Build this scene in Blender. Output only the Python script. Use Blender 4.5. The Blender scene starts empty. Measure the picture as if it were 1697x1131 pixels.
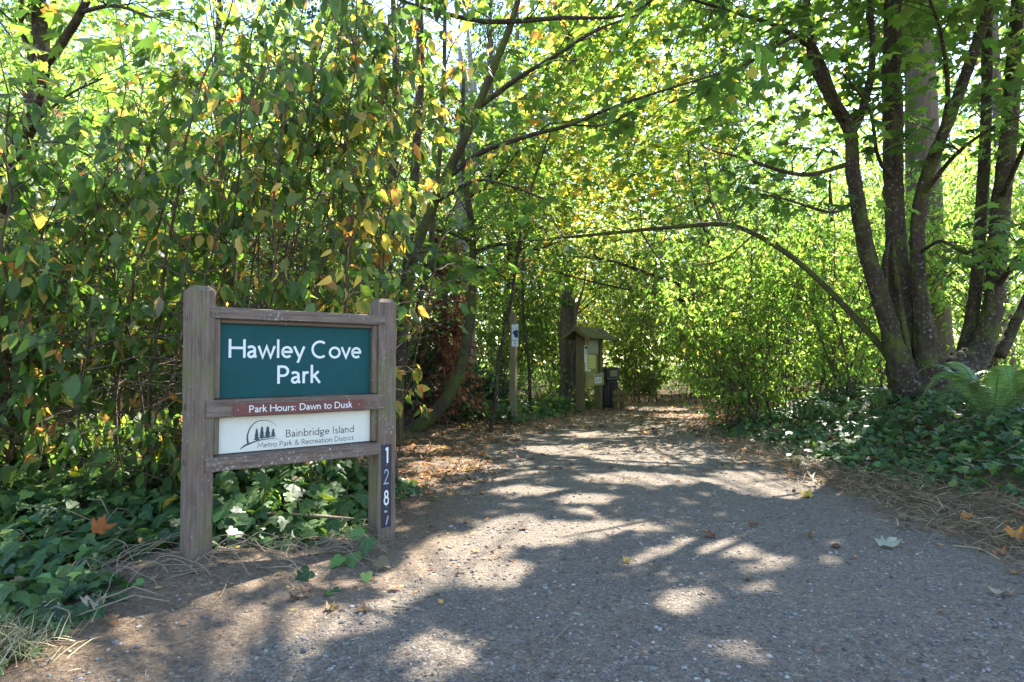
import bpy, math
import numpy as np
from mathutils import Matrix, Vector

# ------------------------------------------------------------------ camera, sky, sun, exposure
scene = bpy.context.scene
COL = scene.collection
CAM_H, F, HOR, CY = 1.22, 1072.0, 600.0, 565.5
PITCH = math.atan((HOR - CY) / F)
cam_data = bpy.data.cameras.new('camera')
cam_data.sensor_width = 36.0
cam_data.lens = F / 1697.0 * 36.0
cam_data.clip_end = 2000
cam = bpy.data.objects.new('camera', cam_data)
cam.location = (0, 0, CAM_H)
cam.rotation_euler = (math.pi / 2 + PITCH, 0, 0)
COL.objects.link(cam)
scene.camera = cam

SUN_AZ, SUN_EL = math.radians(33), math.radians(45)       # azimuth to the right of +Y
world = bpy.data.worlds.new('World')
scene.world = world
world.use_nodes = True
wn = world.node_tree
sky = wn.nodes.new('ShaderNodeTexSky')
sky.sky_type = 'NISHITA'
sky.sun_disc = False
sky.sun_elevation = SUN_EL
sky.sun_rotation = SUN_AZ
sky.dust_density = 0.3
sky.ozone_density = 1.0
bg = wn.nodes['Background']
wn.links.new(sky.outputs[0], bg.inputs[0])
bg.inputs[1].default_value = 0.125
sd = bpy.data.lights.new('sun', 'SUN')
sd.energy = 5.0
sd.angle = math.radians(0.53)
sd.color = (1.0, 0.94, 0.84)
sun = bpy.data.objects.new('sun', sd)
S = Vector((math.sin(SUN_AZ) * math.cos(SUN_EL), math.cos(SUN_AZ) * math.cos(SUN_EL), math.sin(SUN_EL)))
sun.rotation_euler = (-S).to_track_quat('-Z', 'Y').to_euler()
sun.location = (10, 10, 30)
COL.objects.link(sun)
vs = scene.view_settings
vs.view_transform = 'Standard'
vs.look = 'None'
vs.gamma = 1.0
vs.exposure = 2.38
scene.cycles.max_bounces = 8
scene.cycles.diffuse_bounces = 4
scene.cycles.transmission_bounces = 6
scene.cycles.sample_clamp_indirect = 6.0

# ------------------------------------------------------------------ helpers
rng = np.random.default_rng(11)


def at(px, py, Y):
    zc = -(py - CY) / F
    d = np.array([(px - 848.5) / F, math.cos(PITCH) - math.sin(PITCH) * zc, math.sin(PITCH) + math.cos(PITCH) * zc])
    d = d * (Y / d[1])
    return np.array([d[0], d[1], d[2] + CAM_H])


def pix(P):
    P = np.asarray(P)
    y = P[:, 1]
    z = P[:, 2] - CAM_H
    yc = y * math.cos(PITCH) + z * math.sin(PITCH)
    zc = -y * math.sin(PITCH) + z * math.cos(PITCH)
    yc = np.maximum(yc, 0.05)
    return 848.5 + F * P[:, 0] / yc, CY - F * zc / yc, yc


def sstep(a, b, x):
    t = np.clip((x - a) / (b - a), 0, 1)
    return t * t * (3 - 2 * t)


def vnoise(x, y, seed=0):
    xi = np.floor(x).astype(np.int64)
    yi = np.floor(y).astype(np.int64)
    fx = x - xi
    fy = y - yi
    fx = fx * fx * (3 - 2 * fx)
    fy = fy * fy * (3 - 2 * fy)

    def h(a, b):
        n = (a * 374761393 + b * 668265263 + seed * 974634757) & 0x7fffffff
        n = ((n ^ (n >> 13)) * 1274126177) & 0x7fffffff
        return ((n ^ (n >> 16)) & 0xffff) / 65535.0
    return (h(xi, yi) * (1 - fx) + h(xi + 1, yi) * fx) * (1 - fy) + (h(xi, yi + 1) * (1 - fx) + h(xi + 1, yi + 1) * fx) * fy


def fbm(x, y, scale, octv=4, seed=0):
    s, a, o = 0, 0.5, scale
    for i in range(octv):
        s = s + a * (vnoise(x * o + 17.3 * i, y * o - 9.1 * i, seed + i) - 0.5)
        a *= 0.5
        o *= 2.03
    return s


PATH_Y = np.array([-30, 0, 2, 4, 6, 8, 11, 13.5, 15.4, 18, 20, 22, 24, 26, 300.])
PATH_R = np.array([4.5, 3.3, 3.0, 2.95, 3.0, 3.12, 3.45, 4.0, 4.75, 5.6, 7.0, 9.5, 14, 40, 40])
PATH_L = np.array([-6, -3.2, -1.5, -0.35, -0.3, -0.4, -0.1, 0.9, 1.9, 2.9, 3.5, 4.4, 6.0, 40, 40])


def path_edges(y):
    return np.interp(y, PATH_Y, PATH_L), np.interp(y, PATH_Y, PATH_R)


def pathness(x, y):
    l, r = path_edges(y)
    n = fbm(x, y, 1.3, 4, 5) * 0.9
    return sstep(-0.35, 0.45, np.minimum(x - l, r - x) + n)


def height(x, y):
    l, r = path_edges(y)
    h = 0.05 * fbm(x, y, 0.7, 3, 2) + 0.022 * fbm(x, y, 4.0, 3, 3)
    h = h + 0.34 * sstep(-1.4, -4.6, x) * sstep(2.6, 5.0, y) * sstep(60, 20, y)
    h = h + 0.10 * np.exp(-(((x + 1.95) / 0.55) ** 2 + ((y - 3.85) / 0.5) ** 2))
    h = h + 0.62 * sstep(r + 0.15, r + 2.9, x) * sstep(1.0, 4.5, y) * sstep(40, 16, y)
    return h


def link(o, parent=None, rootloc=None):
    COL.objects.link(o)
    if parent is not None:
        o.parent = parent
    return o


def tag(o, label=None, cat=None, group=None, kind=None):
    if label:
        o['label'] = label
    if cat:
        o['category'] = cat
    if group:
        o['group'] = group
    if kind:
        o['kind'] = kind
    return o


def empty(name, loc, rz=0.0, label=None, cat=None, group=None, kind=None):
    o = bpy.data.objects.new(name, None)
    o.location = loc
    o.rotation_euler = (0, 0, rz)
    o.empty_display_size = 0.1
    COL.objects.link(o)
    return tag(o, label, cat, group, kind)


def raw_mesh(name, V, faces, mats, smooth=False, col=None, lf=None, mat_idx=None):
    """faces: (n,k) int array, or list of such arrays"""
    me = bpy.data.meshes.new(name)
    V = np.asarray(V, dtype=np.float32)
    if isinstance(faces, np.ndarray):
        faces = [faces]
    faces = [np.asarray(f, dtype=np.int32) for f in faces if len(f)]
    me.vertices.add(len(V))
    me.vertices.foreach_set('co', V.ravel())
    nl = sum(f.size for f in faces)
    npoly = sum(len(f) for f in faces)
    me.loops.add(nl)
    me.loops.foreach_set('vertex_index', np.concatenate([f.ravel() for f in faces]))
    me.polygons.add(npoly)
    tot = np.concatenate([np.full(len(f), f.shape[1], dtype=np.int32) for f in faces])
    start = np.concatenate([[0], np.cumsum(tot)[:-1]]).astype(np.int32)
    me.polygons.foreach_set('loop_start', start)
    me.polygons.foreach_set('loop_total', tot)
    me.polygons.foreach_set('use_smooth', np.full(npoly, bool(smooth)))
    if mat_idx is not None:
        me.polygons.foreach_set('material_index', np.asarray(mat_idx, dtype=np.int32))
    if col is not None:
        a = me.color_attributes.new('Col', 'FLOAT_COLOR', 'POINT')
        c = np.ones((len(V), 4), dtype=np.float32)
        c[:, :3] = col
        a.data.foreach_set('color', c.ravel())
    if lf is not None:
        a = me.attributes.new('lf', 'FLOAT_VECTOR', 'POINT')
        a.data.foreach_set('vector', np.asarray(lf, dtype=np.float32).ravel())
    for m in (mats if isinstance(mats, (list, tuple)) else [mats]):
        me.materials.append(m)
    me.update(calc_edges=True)
    return me


def obj(name, me, parent=None, loc=(0, 0, 0)):
    o = bpy.data.objects.new(name, me)
    o.location = loc
    return link(o, parent)


class MB:
    """collects simple solids in one mesh"""

    def __init__(self):
        self.V, self.Q, self.T, self.n = [], [], [], 0

    def add(self, V, Q=None, T=None):
        V = np.asarray(V, float)
        if Q is not None and len(Q):
            self.Q.append(np.asarray(Q) + self.n)
        if T is not None and len(T):
            self.T.append(np.asarray(T) + self.n)
        self.V.append(V)
        self.n += len(V)

    def box(self, x0, x1, y0, y1, z0, z1, bev=0.004):
        b = min(bev, (x1 - x0) / 3, (y1 - y0) / 3, (z1 - z0) / 3)
        c = np.array([(x0 + x1) / 2, (y0 + y1) / 2, (z0 + z1) / 2])
        h = np.array([(x1 - x0) / 2, (y1 - y0) / 2, (z1 - z0) / 2])
        V, idx = [], {}
        for sx in (-1, 1):
            for sy in (-1, 1):
                for sz in (-1, 1):
                    s = np.array([sx, sy, sz])
                    for ax in range(3):
                        p = h - b
                        p = p.copy()
                        p[ax] = h[ax]
                        idx[(sx, sy, sz, ax)] = len(V)
                        V.append(c + s * p)
        Q, T = [], []
        for ax in range(3):
            a, d = [(1, 2), (2, 0), (0, 1)][ax]
            for s in (-1, 1):
                q = []
                for (u, v) in ((-1, -1), (1, -1), (1, 1), (-1, 1)):
                    k = [0, 0, 0]
                    k[ax], k[a], k[d] = s, u, v
                    q.append(idx[(k[0], k[1], k[2], ax)])
                Q.append(q if s > 0 else q[::-1])
        for ax in range(3):                         # edges
            a, d = [(1, 2), (2, 0), (0, 1)][ax]
            for u in (-1, 1):
                for v in (-1, 1):
                    k0, k1 = [0, 0, 0], [0, 0, 0]
                    k0[ax], k1[ax] = -1, 1
                    k0[a] = k1[a] = u
                    k0[d] = k1[d] = v
                    q = [idx[(*k0, a)], idx[(*k1, a)], idx[(*k1, d)], idx[(*k0, d)]]
                    Q.append(q if u * v < 0 else q[::-1])
        for sx in (-1, 1):
            for sy in (-1, 1):
                for sz in (-1, 1):
                    t = [idx[(sx, sy, sz, 0)], idx[(sx, sy, sz, 1)], idx[(sx, sy, sz, 2)]]
                    T.append(t if sx * sy * sz > 0 else t[::-1])
        self.add(V, Q, T)
        return self

    def tube(self, P, R, sides=8, wob=0.0, cap=True, seed=0):
        P = np.asarray(P, float)
        R = np.asarray(R, float)
        n = len(P)
        tan = np.gradient(P, axis=0)
        tan /= np.linalg.norm(tan, axis=1)[:, None] + 1e-9
        ref = np.array([0.0, 1.0, 0.0]) if abs(tan[0][1]) < 0.85 else np.array([1.0, 0, 0])
        N = np.zeros_like(P)
        u = ref - tan[0] * ref.dot(tan[0])
        u /= np.linalg.norm(u)
        for i in range(n):
            u = u - tan[i] * u.dot(tan[i])
            u /= np.linalg.norm(u) + 1e-9
            N[i] = u
        B = np.cross(tan, N)
        th = np.arange(sides) / sides * 2 * math.pi
        rr = np.repeat(R[:, None], sides, 1)
        if wob:
            r2 = np.random.default_rng(seed + 5)
            ph = r2.uniform(0, 6.28, 4)
            s = np.arange(n)[:, None] * 0.35
            rr = rr * (1 + wob * (np.sin(th * 2 + ph[0] + s * .5) * .5 + np.sin(th * 3 + ph[1] - s * .8) * .5 + np.sin(th * 5 + ph[2] + s * 1.7) * .3) + wob * .5 * r2.normal(size=(n, sides)))
        V = P[:, None, :] + rr[..., None] * (np.cos(th)[None, :, None] * N[:, None, :] + np.sin(th)[None, :, None] * B[:, None, :])
        V = V.reshape(-1, 3)
        i = np.arange(n - 1)[:, None] * sides
        j = np.arange(sides)[None, :]
        k = (j + 1) % sides
        Q = np.stack([i + j, i + k, i + k + sides, i + j + sides], -1).reshape(-1, 4)
        T = None
        if cap:
            V = np.vstack([V, P[-1] + tan[-1] * R[-1] * .4, P[0]])
            a = (n - 1) * sides + np.arange(sides)
            b = (n - 1) * sides + (np.arange(sides) + 1) % sides
            T = np.stack([a, b, np.full(sides, n * sides)], -1)
            a0, b0 = np.arange(sides), (np.arange(sides) + 1) % sides
            T = np.vstack([T, np.stack([b0, a0, np.full(sides, n * sides + 1)], -1)])
        self.add(V, Q, T)
        return self

    def prism(self, poly, y0, y1):
        """polygon in x,z extruded along y"""
        poly = np.asarray(poly, float)
        n = len(poly)
        a = np.stack([poly[:, 0], np.full(n, y0), poly[:, 1]], 1)
        b = np.stack([poly[:, 0], np.full(n, y1), poly[:, 1]], 1)
        c = np.vstack([a, b, a.mean(0)[None], b.mean(0)[None]])
        i = np.arange(n)
        j = (i + 1) % n
        Q = np.stack([i, j, j + n, i + n], -1)
        T = np.vstack([np.stack([j, i, np.full(n, 2 * n)], -1), np.stack([i + n, j + n, np.full(n, 2 * n + 1)], -1)])
        self.add(c, Q, T)
        return self

    def build(self, name, mat, parent=None, smooth=False, offset=None, kind=None, loc=(0, 0, 0)):
        V = np.vstack(self.V)
        if offset is not None:
            V = V - np.asarray(offset)
        fs = []
        if self.Q:
            fs.append(np.vstack(self.Q))
        if self.T:
            fs.append(np.vstack(self.T))
        o = obj(name, raw_mesh(name, V, fs, mat, smooth), parent, loc)
        if kind:
            o['kind'] = kind
        return o


def spline(ctrl, per=6):
    C = np.asarray(ctrl, float)
    C = np.vstack([2 * C[0] - C[1], C, 2 * C[-1] - C[-2]])
    out = []
    for i in range(1, len(C) - 2):
        p0, p1, p2, p3 = C[i - 1], C[i], C[i + 1], C[i + 2]
        for t in np.arange(per) / per:
            out.append(.5 * ((2 * p1) + (-p0 + p2) * t + (2 * p0 - 5 * p1 + 4 * p2 - p3) * t * t + (-p0 + 3 * p1 - 3 * p2 + p3) * t ** 3))
    out.append(C[-2])
    return np.array(out)


def limb(ctrl_px, per=6):
    """(px, py, Y, width_px) controls -> points and radii"""
    c = []
    for (x, y, Y, w) in ctrl_px:
        p = at(x, y, Y)
        c.append([p[0], p[1], p[2], w / 2 * Y / F])
    s = spline(c, per)
    return s[:, :3], np.maximum(s[:, 3], 0.002)


# ------------------------------------------------------------------ materials
def new_mat(name):
    m = bpy.data.materials.new(name)
    m.use_nodes = True
    nt = m.node_tree
    return m, nt, nt.nodes['Principled BSDF']


def nd(nt, t, **kw):
    n = nt.nodes.new(t)
    for k, v in kw.items():
        if k.startswith('i_'):
            n.inputs[k[2:].replace('_', ' ')].default_value = v
        else:
            setattr(n, k, v)
    return n


def ramp(nt, fac, stops):
    r = nt.nodes.new('ShaderNodeValToRGB')
    e = r.color_ramp.elements
    while len(e) < len(stops):
        e.new(0.5)
    for el, (p, c) in zip(e, stops):
        el.position = p
        el.color = (*c, 1) if len(c) == 3 else c
    nt.links.new(fac, r.inputs[0])
    return r.outputs[0]


def mixc(nt, fac, a, b, mode='MIX'):
    m = nt.nodes.new('ShaderNodeMix')
    m.data_type = 'RGBA'
    m.blend_type = mode
    for s, v in ((m.inputs[0], fac), (m.inputs[6], a), (m.inputs[7], b)):
        if isinstance(v, (int, float)):
            s.default_value = v
        elif isinstance(v, tuple):
            s.default_value = (*v, 1)
        else:
            nt.links.new(v, s)
    return m.outputs[2]


def coords(nt, scale=(1, 1, 1)):
    tc = nt.nodes.new('ShaderNodeTexCoord')
    mp = nt.nodes.new('ShaderNodeMapping')
    mp.inputs['Scale'].default_value = scale
    nt.links.new(tc.outputs['Object'], mp.inputs[0])
    return mp.outputs[0]


def noise(nt, vec, scale, detail=4, rough=.6):
    n = nt.nodes.new('ShaderNodeTexNoise')
    n.inputs['Scale'].default_value = scale
    n.inputs['Detail'].default_value = detail
    n.inputs['Roughness'].default_value = rough
    nt.links.new(vec, n.inputs['Vector'])
    return n.outputs['Fac']


def bump(nt, bsdf, h, strength=.5, dist=.01):
    b = nt.nodes.new('ShaderNodeBump')
    b.inputs['Strength'].default_value = strength
    b.inputs['Distance'].default_value = dist
    nt.links.new(h, b.inputs['Height'])
    nt.links.new(b.outputs[0], bsdf.inputs['Normal'])
    return b


def leaf_mat(name, trans=.45, rough=.5, spec=.35, tmul=(2.3, 2.1, .9), veins=False):
    m, nt, p = new_mat(name)
    a = nd(nt, 'ShaderNodeAttribute', attribute_name='Col')
    c = a.outputs['Color']
    if veins:
        l = nd(nt, 'ShaderNodeAttribute', attribute_name='lf')
        sp = nt.nodes.new('ShaderNodeSeparateXYZ')
        nt.links.new(l.outputs['Vector'], sp.inputs[0])
        # angle round the petiole end gives radial veins
        at2 = nd(nt, 'ShaderNodeMath', operation='ARCTAN2')
        ab = nd(nt, 'ShaderNodeMath', operation='ABSOLUTE')
        nt.links.new(sp.outputs[0], ab.inputs[0])
        nt.links.new(ab.outputs[0], at2.inputs[0])
        ad = nd(nt, 'ShaderNodeMath', operation='ADD')
        ad.inputs[1].default_value = 0.02
        nt.links.new(sp.outputs[1], ad.inputs[0])
        nt.links.new(ad.outputs[0], at2.inputs[1])
        fr = nd(nt, 'ShaderNodeMath', operation='PINGPONG')
        fr.inputs[1].default_value = 0.40
        nt.links.new(at2.outputs[0], fr.inputs[0])
        ln = nt.nodes.new('ShaderNodeVectorMath')
        ln.operation = 'LENGTH'
        nt.links.new(l.outputs['Vector'], ln.inputs[0])
        mu = nd(nt, 'ShaderNodeMath', operation='MULTIPLY')
        nt.links.new(fr.outputs[0], mu.inputs[0])
        nt.links.new(ln.outputs['Value'], mu.inputs[1])
        v = ramp(nt, mu.outputs[0], [(0.0, (1, 1, 1)), (0.025, (0, 0, 0))])
        pale = mixc(nt, .6, c, (.16, .24, .10))
        c = mixc(nt, v, c, pale)
    geo = nt.nodes.new('ShaderNodeNewGeometry')
    under = mixc(nt, 0.35, c, (.12, .15, .09))
    c2 = mixc(nt, geo.outputs['Backfacing'], c, under)
    nt.links.new(c2, p.inputs['Base Color'])
    p.inputs['Roughness'].default_value = rough
    p.inputs['Specular IOR Level'].default_value = spec
    t = nt.nodes.new('ShaderNodeBsdfTranslucent')
    nt.links.new(mixc(nt, 1.0, c, tmul, 'MULTIPLY'), t.inputs[0])
    mx = nt.nodes.new('ShaderNodeMixShader')
    mx.inputs[0].default_value = trans
    nt.links.new(p.outputs[0], mx.inputs[1])
    nt.links.new(t.outputs[0], mx.inputs[2])
    nt.links.new(mx.outputs[0], nt.nodes['Material Output'].inputs[0])
    return m


M = {}
M['leaf'] = leaf_mat('shrub_leaf', .55, .45, .45, (2.8, 2.55, 1.25))
M['maple'] = leaf_mat('maple_leaf', .55, .5, .3, (2.8, 2.55, 1.25))
M['far_leaf'] = leaf_mat('far_leaf', .55, .5, .45, (2.25, 2.4, 1.6))
M['ivy'] = leaf_mat('ivy_leaf', .28, .46, .35, (2.2, 2.2, .9), veins=True)
M['lime'] = leaf_mat('sunlit_lime_leaf', .66, .45, .4, (2.3, 2.4, 1.5))  # paler, more translucent shrub leaf, with sunshine put into its colour
M['fern'] = leaf_mat('fern_leaf', .3, .5, .35)
M['dry_leaf'] = leaf_mat('dry_leaf', .25, .8, .15, (1.3, 1.1, .8))
M['straw'] = leaf_mat('straw', .2, .7, .2, (1.1, 1, .9))


def bark(name, dark, light, moss=0.0, zs=.25, scale=14, lichen=0.25, bdist=.02):
    m, nt, p = new_mat(name)
    v = coords(nt, (1, 1, zs))
    n1 = noise(nt, v, scale, 6, .65)
    n2 = noise(nt, coords(nt), 2.3, 3)
    c = ramp(nt, n1, [(.3, dark), (.7, light)])
    c = mixc(nt, n2, c, tuple(.6 * x for x in light))
    if lichen:
        n3 = noise(nt, coords(nt), 22, 3, .7)
        f = ramp(nt, n3, [(.62 - lichen * .1, (0, 0, 0)), (.68, (1, 1, 1))])
        mm = nd(nt, 'ShaderNodeMath', operation='MULTIPLY')
        nt.links.new(f, mm.inputs[0])
        mm.inputs[1].default_value = lichen
        c = mixc(nt, mm.outputs[0], c, (.42, .43, .38))
    if moss:
        n4 = noise(nt, coords(nt), 3.1, 5, .7)
        f = ramp(nt, n4, [(.62 - .25 * moss, (0, 0, 0)), (.75 - .2 * moss, (1, 1, 1))])
        n5 = noise(nt, coords(nt), 60, 2)
        c = mixc(nt, f, c, ramp(nt, n5, [(.3, (.045, .06, .012)), (.7, (.10, .12, .025))]))
    nt.links.new(c, p.inputs['Base Color'])
    p.inputs['Roughness'].default_value = .9
    p.inputs['Specular IOR Level'].default_value = .2
    bump(nt, p, n1, .8, bdist)
    return m


M['bark'] = bark('maple_bark', (.010, .007, .005), (.075, .054, .037), .45, .22, 15, .4, .05)
M['bark_moss'] = bark('mossy_bark', (.026, .02, .013), (.085, .068, .045), .75)
M['bark_grey'] = bark('grey_bark', (.12, .11, .10), (.36, .34, .31), .1, lichen=.35)
M['bark_fir'] = bark('fir_bark', (.035, .026, .019), (.20, .155, .115), .2, .10, 9, .2, .06)
M['bark_twig'] = bark('twig_bark', (.045, .033, .022), (.14, .10, .07), 0, .3, 40, .2, .004)
M['dead_wood'] = bark('dead_wood', (.014, .010, .007), (.21, .165, .125), .3, .07, 12, .15, .06)
M['vine'] = bark('dry_vine_bark', (.13, .095, .06), (.33, .26, .18), 0, .3, 40, 0, .003)


def wood(name, axis, base1, base2, tint, lich=.5, green=0.0):
    m, nt, p = new_mat(name)
    sc = [26, 26, 26]
    sc[axis] = 1.6
    v = coords(nt, tuple(sc))
    n1 = noise(nt, v, 2.2, 6, .7)
    n0 = noise(nt, coords(nt), 5, 4)
    c = ramp(nt, n1, [(.28, base1), (.72, base2)])
    c = mixc(nt, ramp(nt, n0, [(.42, (0, 0, 0)), (.62, (.65, .65, .65))]), c, tint)
    if lich:
        n2 = noise(nt, coords(nt), 55, 4, .75)
        n3 = noise(nt, coords(nt), 4.5, 3)
        ad = nd(nt, 'ShaderNodeMath', operation='MULTIPLY_ADD')
        nt.links.new(n3, ad.inputs[0])
        ad.inputs[1].default_value = .45
        nt.links.new(n2, ad.inputs[2])
        f = ramp(nt, ad.outputs[0], [(.90 - .12 * lich, (0, 0, 0)), (.97 - .08 * lich, (.85, .85, .85))])
        c = mixc(nt, f, c, (.48, .48, .44))
    if green:
        n4 = noise(nt, coords(nt), 3, 4)
        f = ramp(nt, n4, [(.55 - .3 * green, (0, 0, 0)), (.75 - .2 * green, (.8, .8, .8))])
        c = mixc(nt, f, c, (.12, .13, .035))
    nt.links.new(c, p.inputs['Base Color'])
    p.inputs['Roughness'].default_value = .85
    p.inputs['Specular IOR Level'].default_value = .25
    bump(nt, p, n1, .7, .004)
    return m


WB1, WB2, WT = (.050, .034, .025), (.23, .18, .145), (.13, .080, .062)
M['wood_z'] = wood('weathered_wood_upright', 2, WB1, WB2, WT, .3, .22)
M['wood_x'] = wood('weathered_wood_rail', 0, WB1, WB2, WT, .55)
M['trim'] = wood('trim_wood', 0, (.07, .05, .035), (.16, .12, .09), (.10, .07, .05), .2)
M['kiosk_z'] = wood('kiosk_wood_upright', 2, (.06, .042, .025), (.17, .125, .07), (.11, .085, .04), .1, .4)
M['kiosk_x'] = wood('kiosk_wood_board', 0, (.20, .17, .07), (.40, .34, .15), (.30, .27, .10), .1, .3)
M['shingle'] = wood('shingle_wood', 1, (.06, .05, .035), (.16, .13, .09), (.08, .075, .04), .3, .4)
M['post_z'] = wood('post_wood', 2, (.12, .09, .055), (.25, .195, .125), (.16, .14, .075), .1, .15)


def paint(name, c, rough=.5, var=.12, spots=None):
    m, nt, p = new_mat(name)
    n = noise(nt, coords(nt), 9, 4)
    d = tuple(x * (1 - var * 2) for x in c)
    cc = mixc(nt, n, d, tuple(min(1, x * (1 + var)) for x in c))
    if spots:
        n2 = noise(nt, coords(nt), 38, 4, .7)
        cc = mixc(nt, ramp(nt, n2, [(.60, (0, 0, 0)), (.72, (.7, .7, .7))]), cc, spots)
    nt.links.new(cc, p.inputs['Base Color'])
    p.inputs['Roughness'].default_value = rough
    bump(nt, p, noise(nt, coords(nt), 120, 3), .08, .001)
    return m


M['teal'] = paint('teal_panel_paint', (.006, .062, .066), .65, .15)
M['teal'].node_tree.nodes['Principled BSDF'].inputs['Specular IOR Level'].default_value = .2
M['cream'] = paint('cream_panel_paint', (.60, .59, .52), .55, .06, (.50, .47, .36))
M['maroon'] = paint('maroon_plate', (.12, .030, .025), .5, .15, (.17, .07, .06))
M['letter'] = paint('white_lettering', (.62, .66, .64), .5, .04)
M['ink'] = paint('dark_ink', (.06, .05, .055), .6, .1)
M['ink_teal'] = paint('teal_ink', (.025, .065, .075), .6, .1)
M['navy'] = paint('navy_plate', (.013, .015, .035), .4, .15, (.10, .10, .13))
M['worn'] = paint('worn_digit', (.36, .37, .42), .6, .3)
M['screw'] = paint('screw_steel', (.25, .24, .23), .4, .2)
M['hole'] = paint('bolt_hole_dark', (.03, .022, .018), .8, .1)
M['paper'] = paint('notice_paper', (.62, .64, .62), .6, .08)
M['poster'] = paint('green_poster', (.46, .50, .17), .6, .12)
M['map'] = paint('framed_map', (.16, .22, .20), .4, .3)
M['amber'] = paint('amber_board', (.36, .23, .06), .7, .15)
M['bin'] = paint('bin_plastic', (.010, .009, .008), .5, .2)
M['bin_flap'] = paint('bin_flap', (.14, .15, .06), .4, .2)
M['signwhite'] = paint('sign_white', (.62, .68, .70), .45, .05)
M['signblue'] = paint('sign_blue', (.018, .035, .16), .45, .1)
M['signgrey'] = paint('sign_grey_print', (.20, .24, .30), .5, .1)


def ground_material():
    m, nt, p = new_mat('ground_earth')
    a = nd(nt, 'ShaderNodeAttribute', attribute_name='Col')
    sep = nt.nodes.new('ShaderNodeSeparateColor')
    nt.links.new(a.outputs['Color'], sep.inputs[0])
    pf = sep.outputs[0]
    v = coords(nt)
    n1 = noise(nt, v, 2.2, 6, .62)
    n2 = noise(nt, v, 34, 5, .7)
    n3 = noise(nt, v, 150, 3, .7)
    vo = nd(nt, 'ShaderNodeTexVoronoi')
    vo.inputs['Scale'].default_value = 62
    nt.links.new(v, vo.inputs['Vector'])
    n8 = noise(nt, v, 95, 4, .75)
    path = ramp(nt, n8, [(.33, (.066, .054, .042)), (.5, (.20, .166, .132)), (.69, (.34, .29, .236))])
    n7 = noise(nt, v, .9, 5, .6)
    path = mixc(nt, ramp(nt, n7, [(.45, (0, 0, 0)), (.72, (.55, .55, .55))]), path, (.25, .195, .145))
    dirt = ramp(nt, n2, [(.25, (.12, .083, .055)), (.5, (.22, .162, .115)), (.78, (.35, .28, .21))])
    md = nd(nt, 'ShaderNodeMath', operation='MULTIPLY_ADD')
    nt.links.new(n1, md.inputs[0])
    md.inputs[1].default_value = 1.2
    nt.links.new(pf, md.inputs[2])
    fac = ramp(nt, md.outputs[0], [(.75, (0, 0, 0)), (1.5, (1, 1, 1))])
    c = mixc(nt, fac, dirt, path)
    # single grains
    sv = nt.nodes.new('ShaderNodeSeparateColor')
    nt.links.new(vo.outputs['Color'], sv.inputs[0])
    g = ramp(nt, sv.outputs[0], [(0, (.35, .35, .36)), (.55, (1, 1, 1)), (.93, (1.0, 1.0, 1.0)), (.97, (1.9, 1.9, 1.85))])
    c = mixc(nt, .6, c, mixc(nt, 1.0, c, g, 'MULTIPLY'))
    n6 = noise(nt, v, 7, 5, .65)
    c = mixc(nt, ramp(nt, n6, [(.35, (0, 0, 0)), (.75, (.35, .35, .35))]), c, (.24, .195, .145))
    # needles and duff where nobody walks
    df = ramp(nt, sep.outputs[1], [(0.0, (0, 0, 0)), (1, (1, 1, 1))])
    duff = ramp(nt, n2, [(.3, (.06, .04, .025)), (.7, (.20, .135, .08))])
    c = mixc(nt, df, c, duff)
    nt.links.new(c, p.inputs['Base Color'])
    p.inputs['Roughness'].default_value = .95
    p.inputs['Specular IOR Level'].default_value = .15
    ad = nd(nt, 'ShaderNodeMath', operation='MULTIPLY_ADD')
    nt.links.new(n3, ad.inputs[0])
    ad.inputs[1].default_value = .45
    nt.links.new(n2, ad.inputs[2])
    a2 = nd(nt, 'ShaderNodeMath', operation='MULTIPLY_ADD')
    nt.links.new(vo.outputs['Distance'], a2.inputs[0])
    a2.inputs[1].default_value = -.5
    nt.links.new(ad.outputs[0], a2.inputs[2])
    bump(nt, p, a2.outputs[0], 1.0, .018)
    return m


M['ground'] = ground_material()


def stone_mat():
    m, nt, p = new_mat('stone')
    a = nd(nt, 'ShaderNodeAttribute', attribute_name='Col')
    n = noise(nt, coords(nt), 90, 3)
    c = mixc(nt, 1.0, a.outputs['Color'], ramp(nt, n, [(.2, (.6, .6, .6)), (.8, (1.3, 1.3, 1.3))]), 'MULTIPLY')
    nt.links.new(c, p.inputs['Base Color'])
    p.inputs['Roughness'].default_value = .85
    return m


M['stone'] = stone_mat()

# ------------------------------------------------------------------ leaf shapes
def fan(outline, center, zf):
    o = np.asarray(outline, float)
    V = np.vstack([[center], o])
    V = np.column_stack([V, zf(V[:, 0], V[:, 1])])
    n = len(o)
    i = np.arange(1, n + 1)
    j = np.where(i < n, i + 1, 1)
    return V, np.stack([np.zeros(n, int), i, j], -1)


def mirror(half):
    return list(half) + [(-x, y) for (x, y) in half[::-1] if abs(x) > 1e-6]


def t_ovate():
    V = np.array([[0, 0, 0], [0, .35, 0], [0, .7, 0], [0, 1, 0], [.23, .26, .05], [.21, .6, .05], [-.23, .26, .05], [-.21, .6, .05]], float)
    V[:, 2] += -.22 * V[:, 1] ** 2
    T = np.array([[0, 4, 1], [1, 4, 5], [1, 5, 2], [2, 5, 3], [0, 1, 6], [1, 7, 6], [1, 2, 7], [2, 3, 7]])
    return V, T


def t_simple():
    V = np.array([[0, 0, 0], [.27, .42, .06], [0, 1, -.1], [-.27, .42, .06]], float)
    return V, np.array([[0, 1, 2], [0, 2, 3]])


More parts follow.
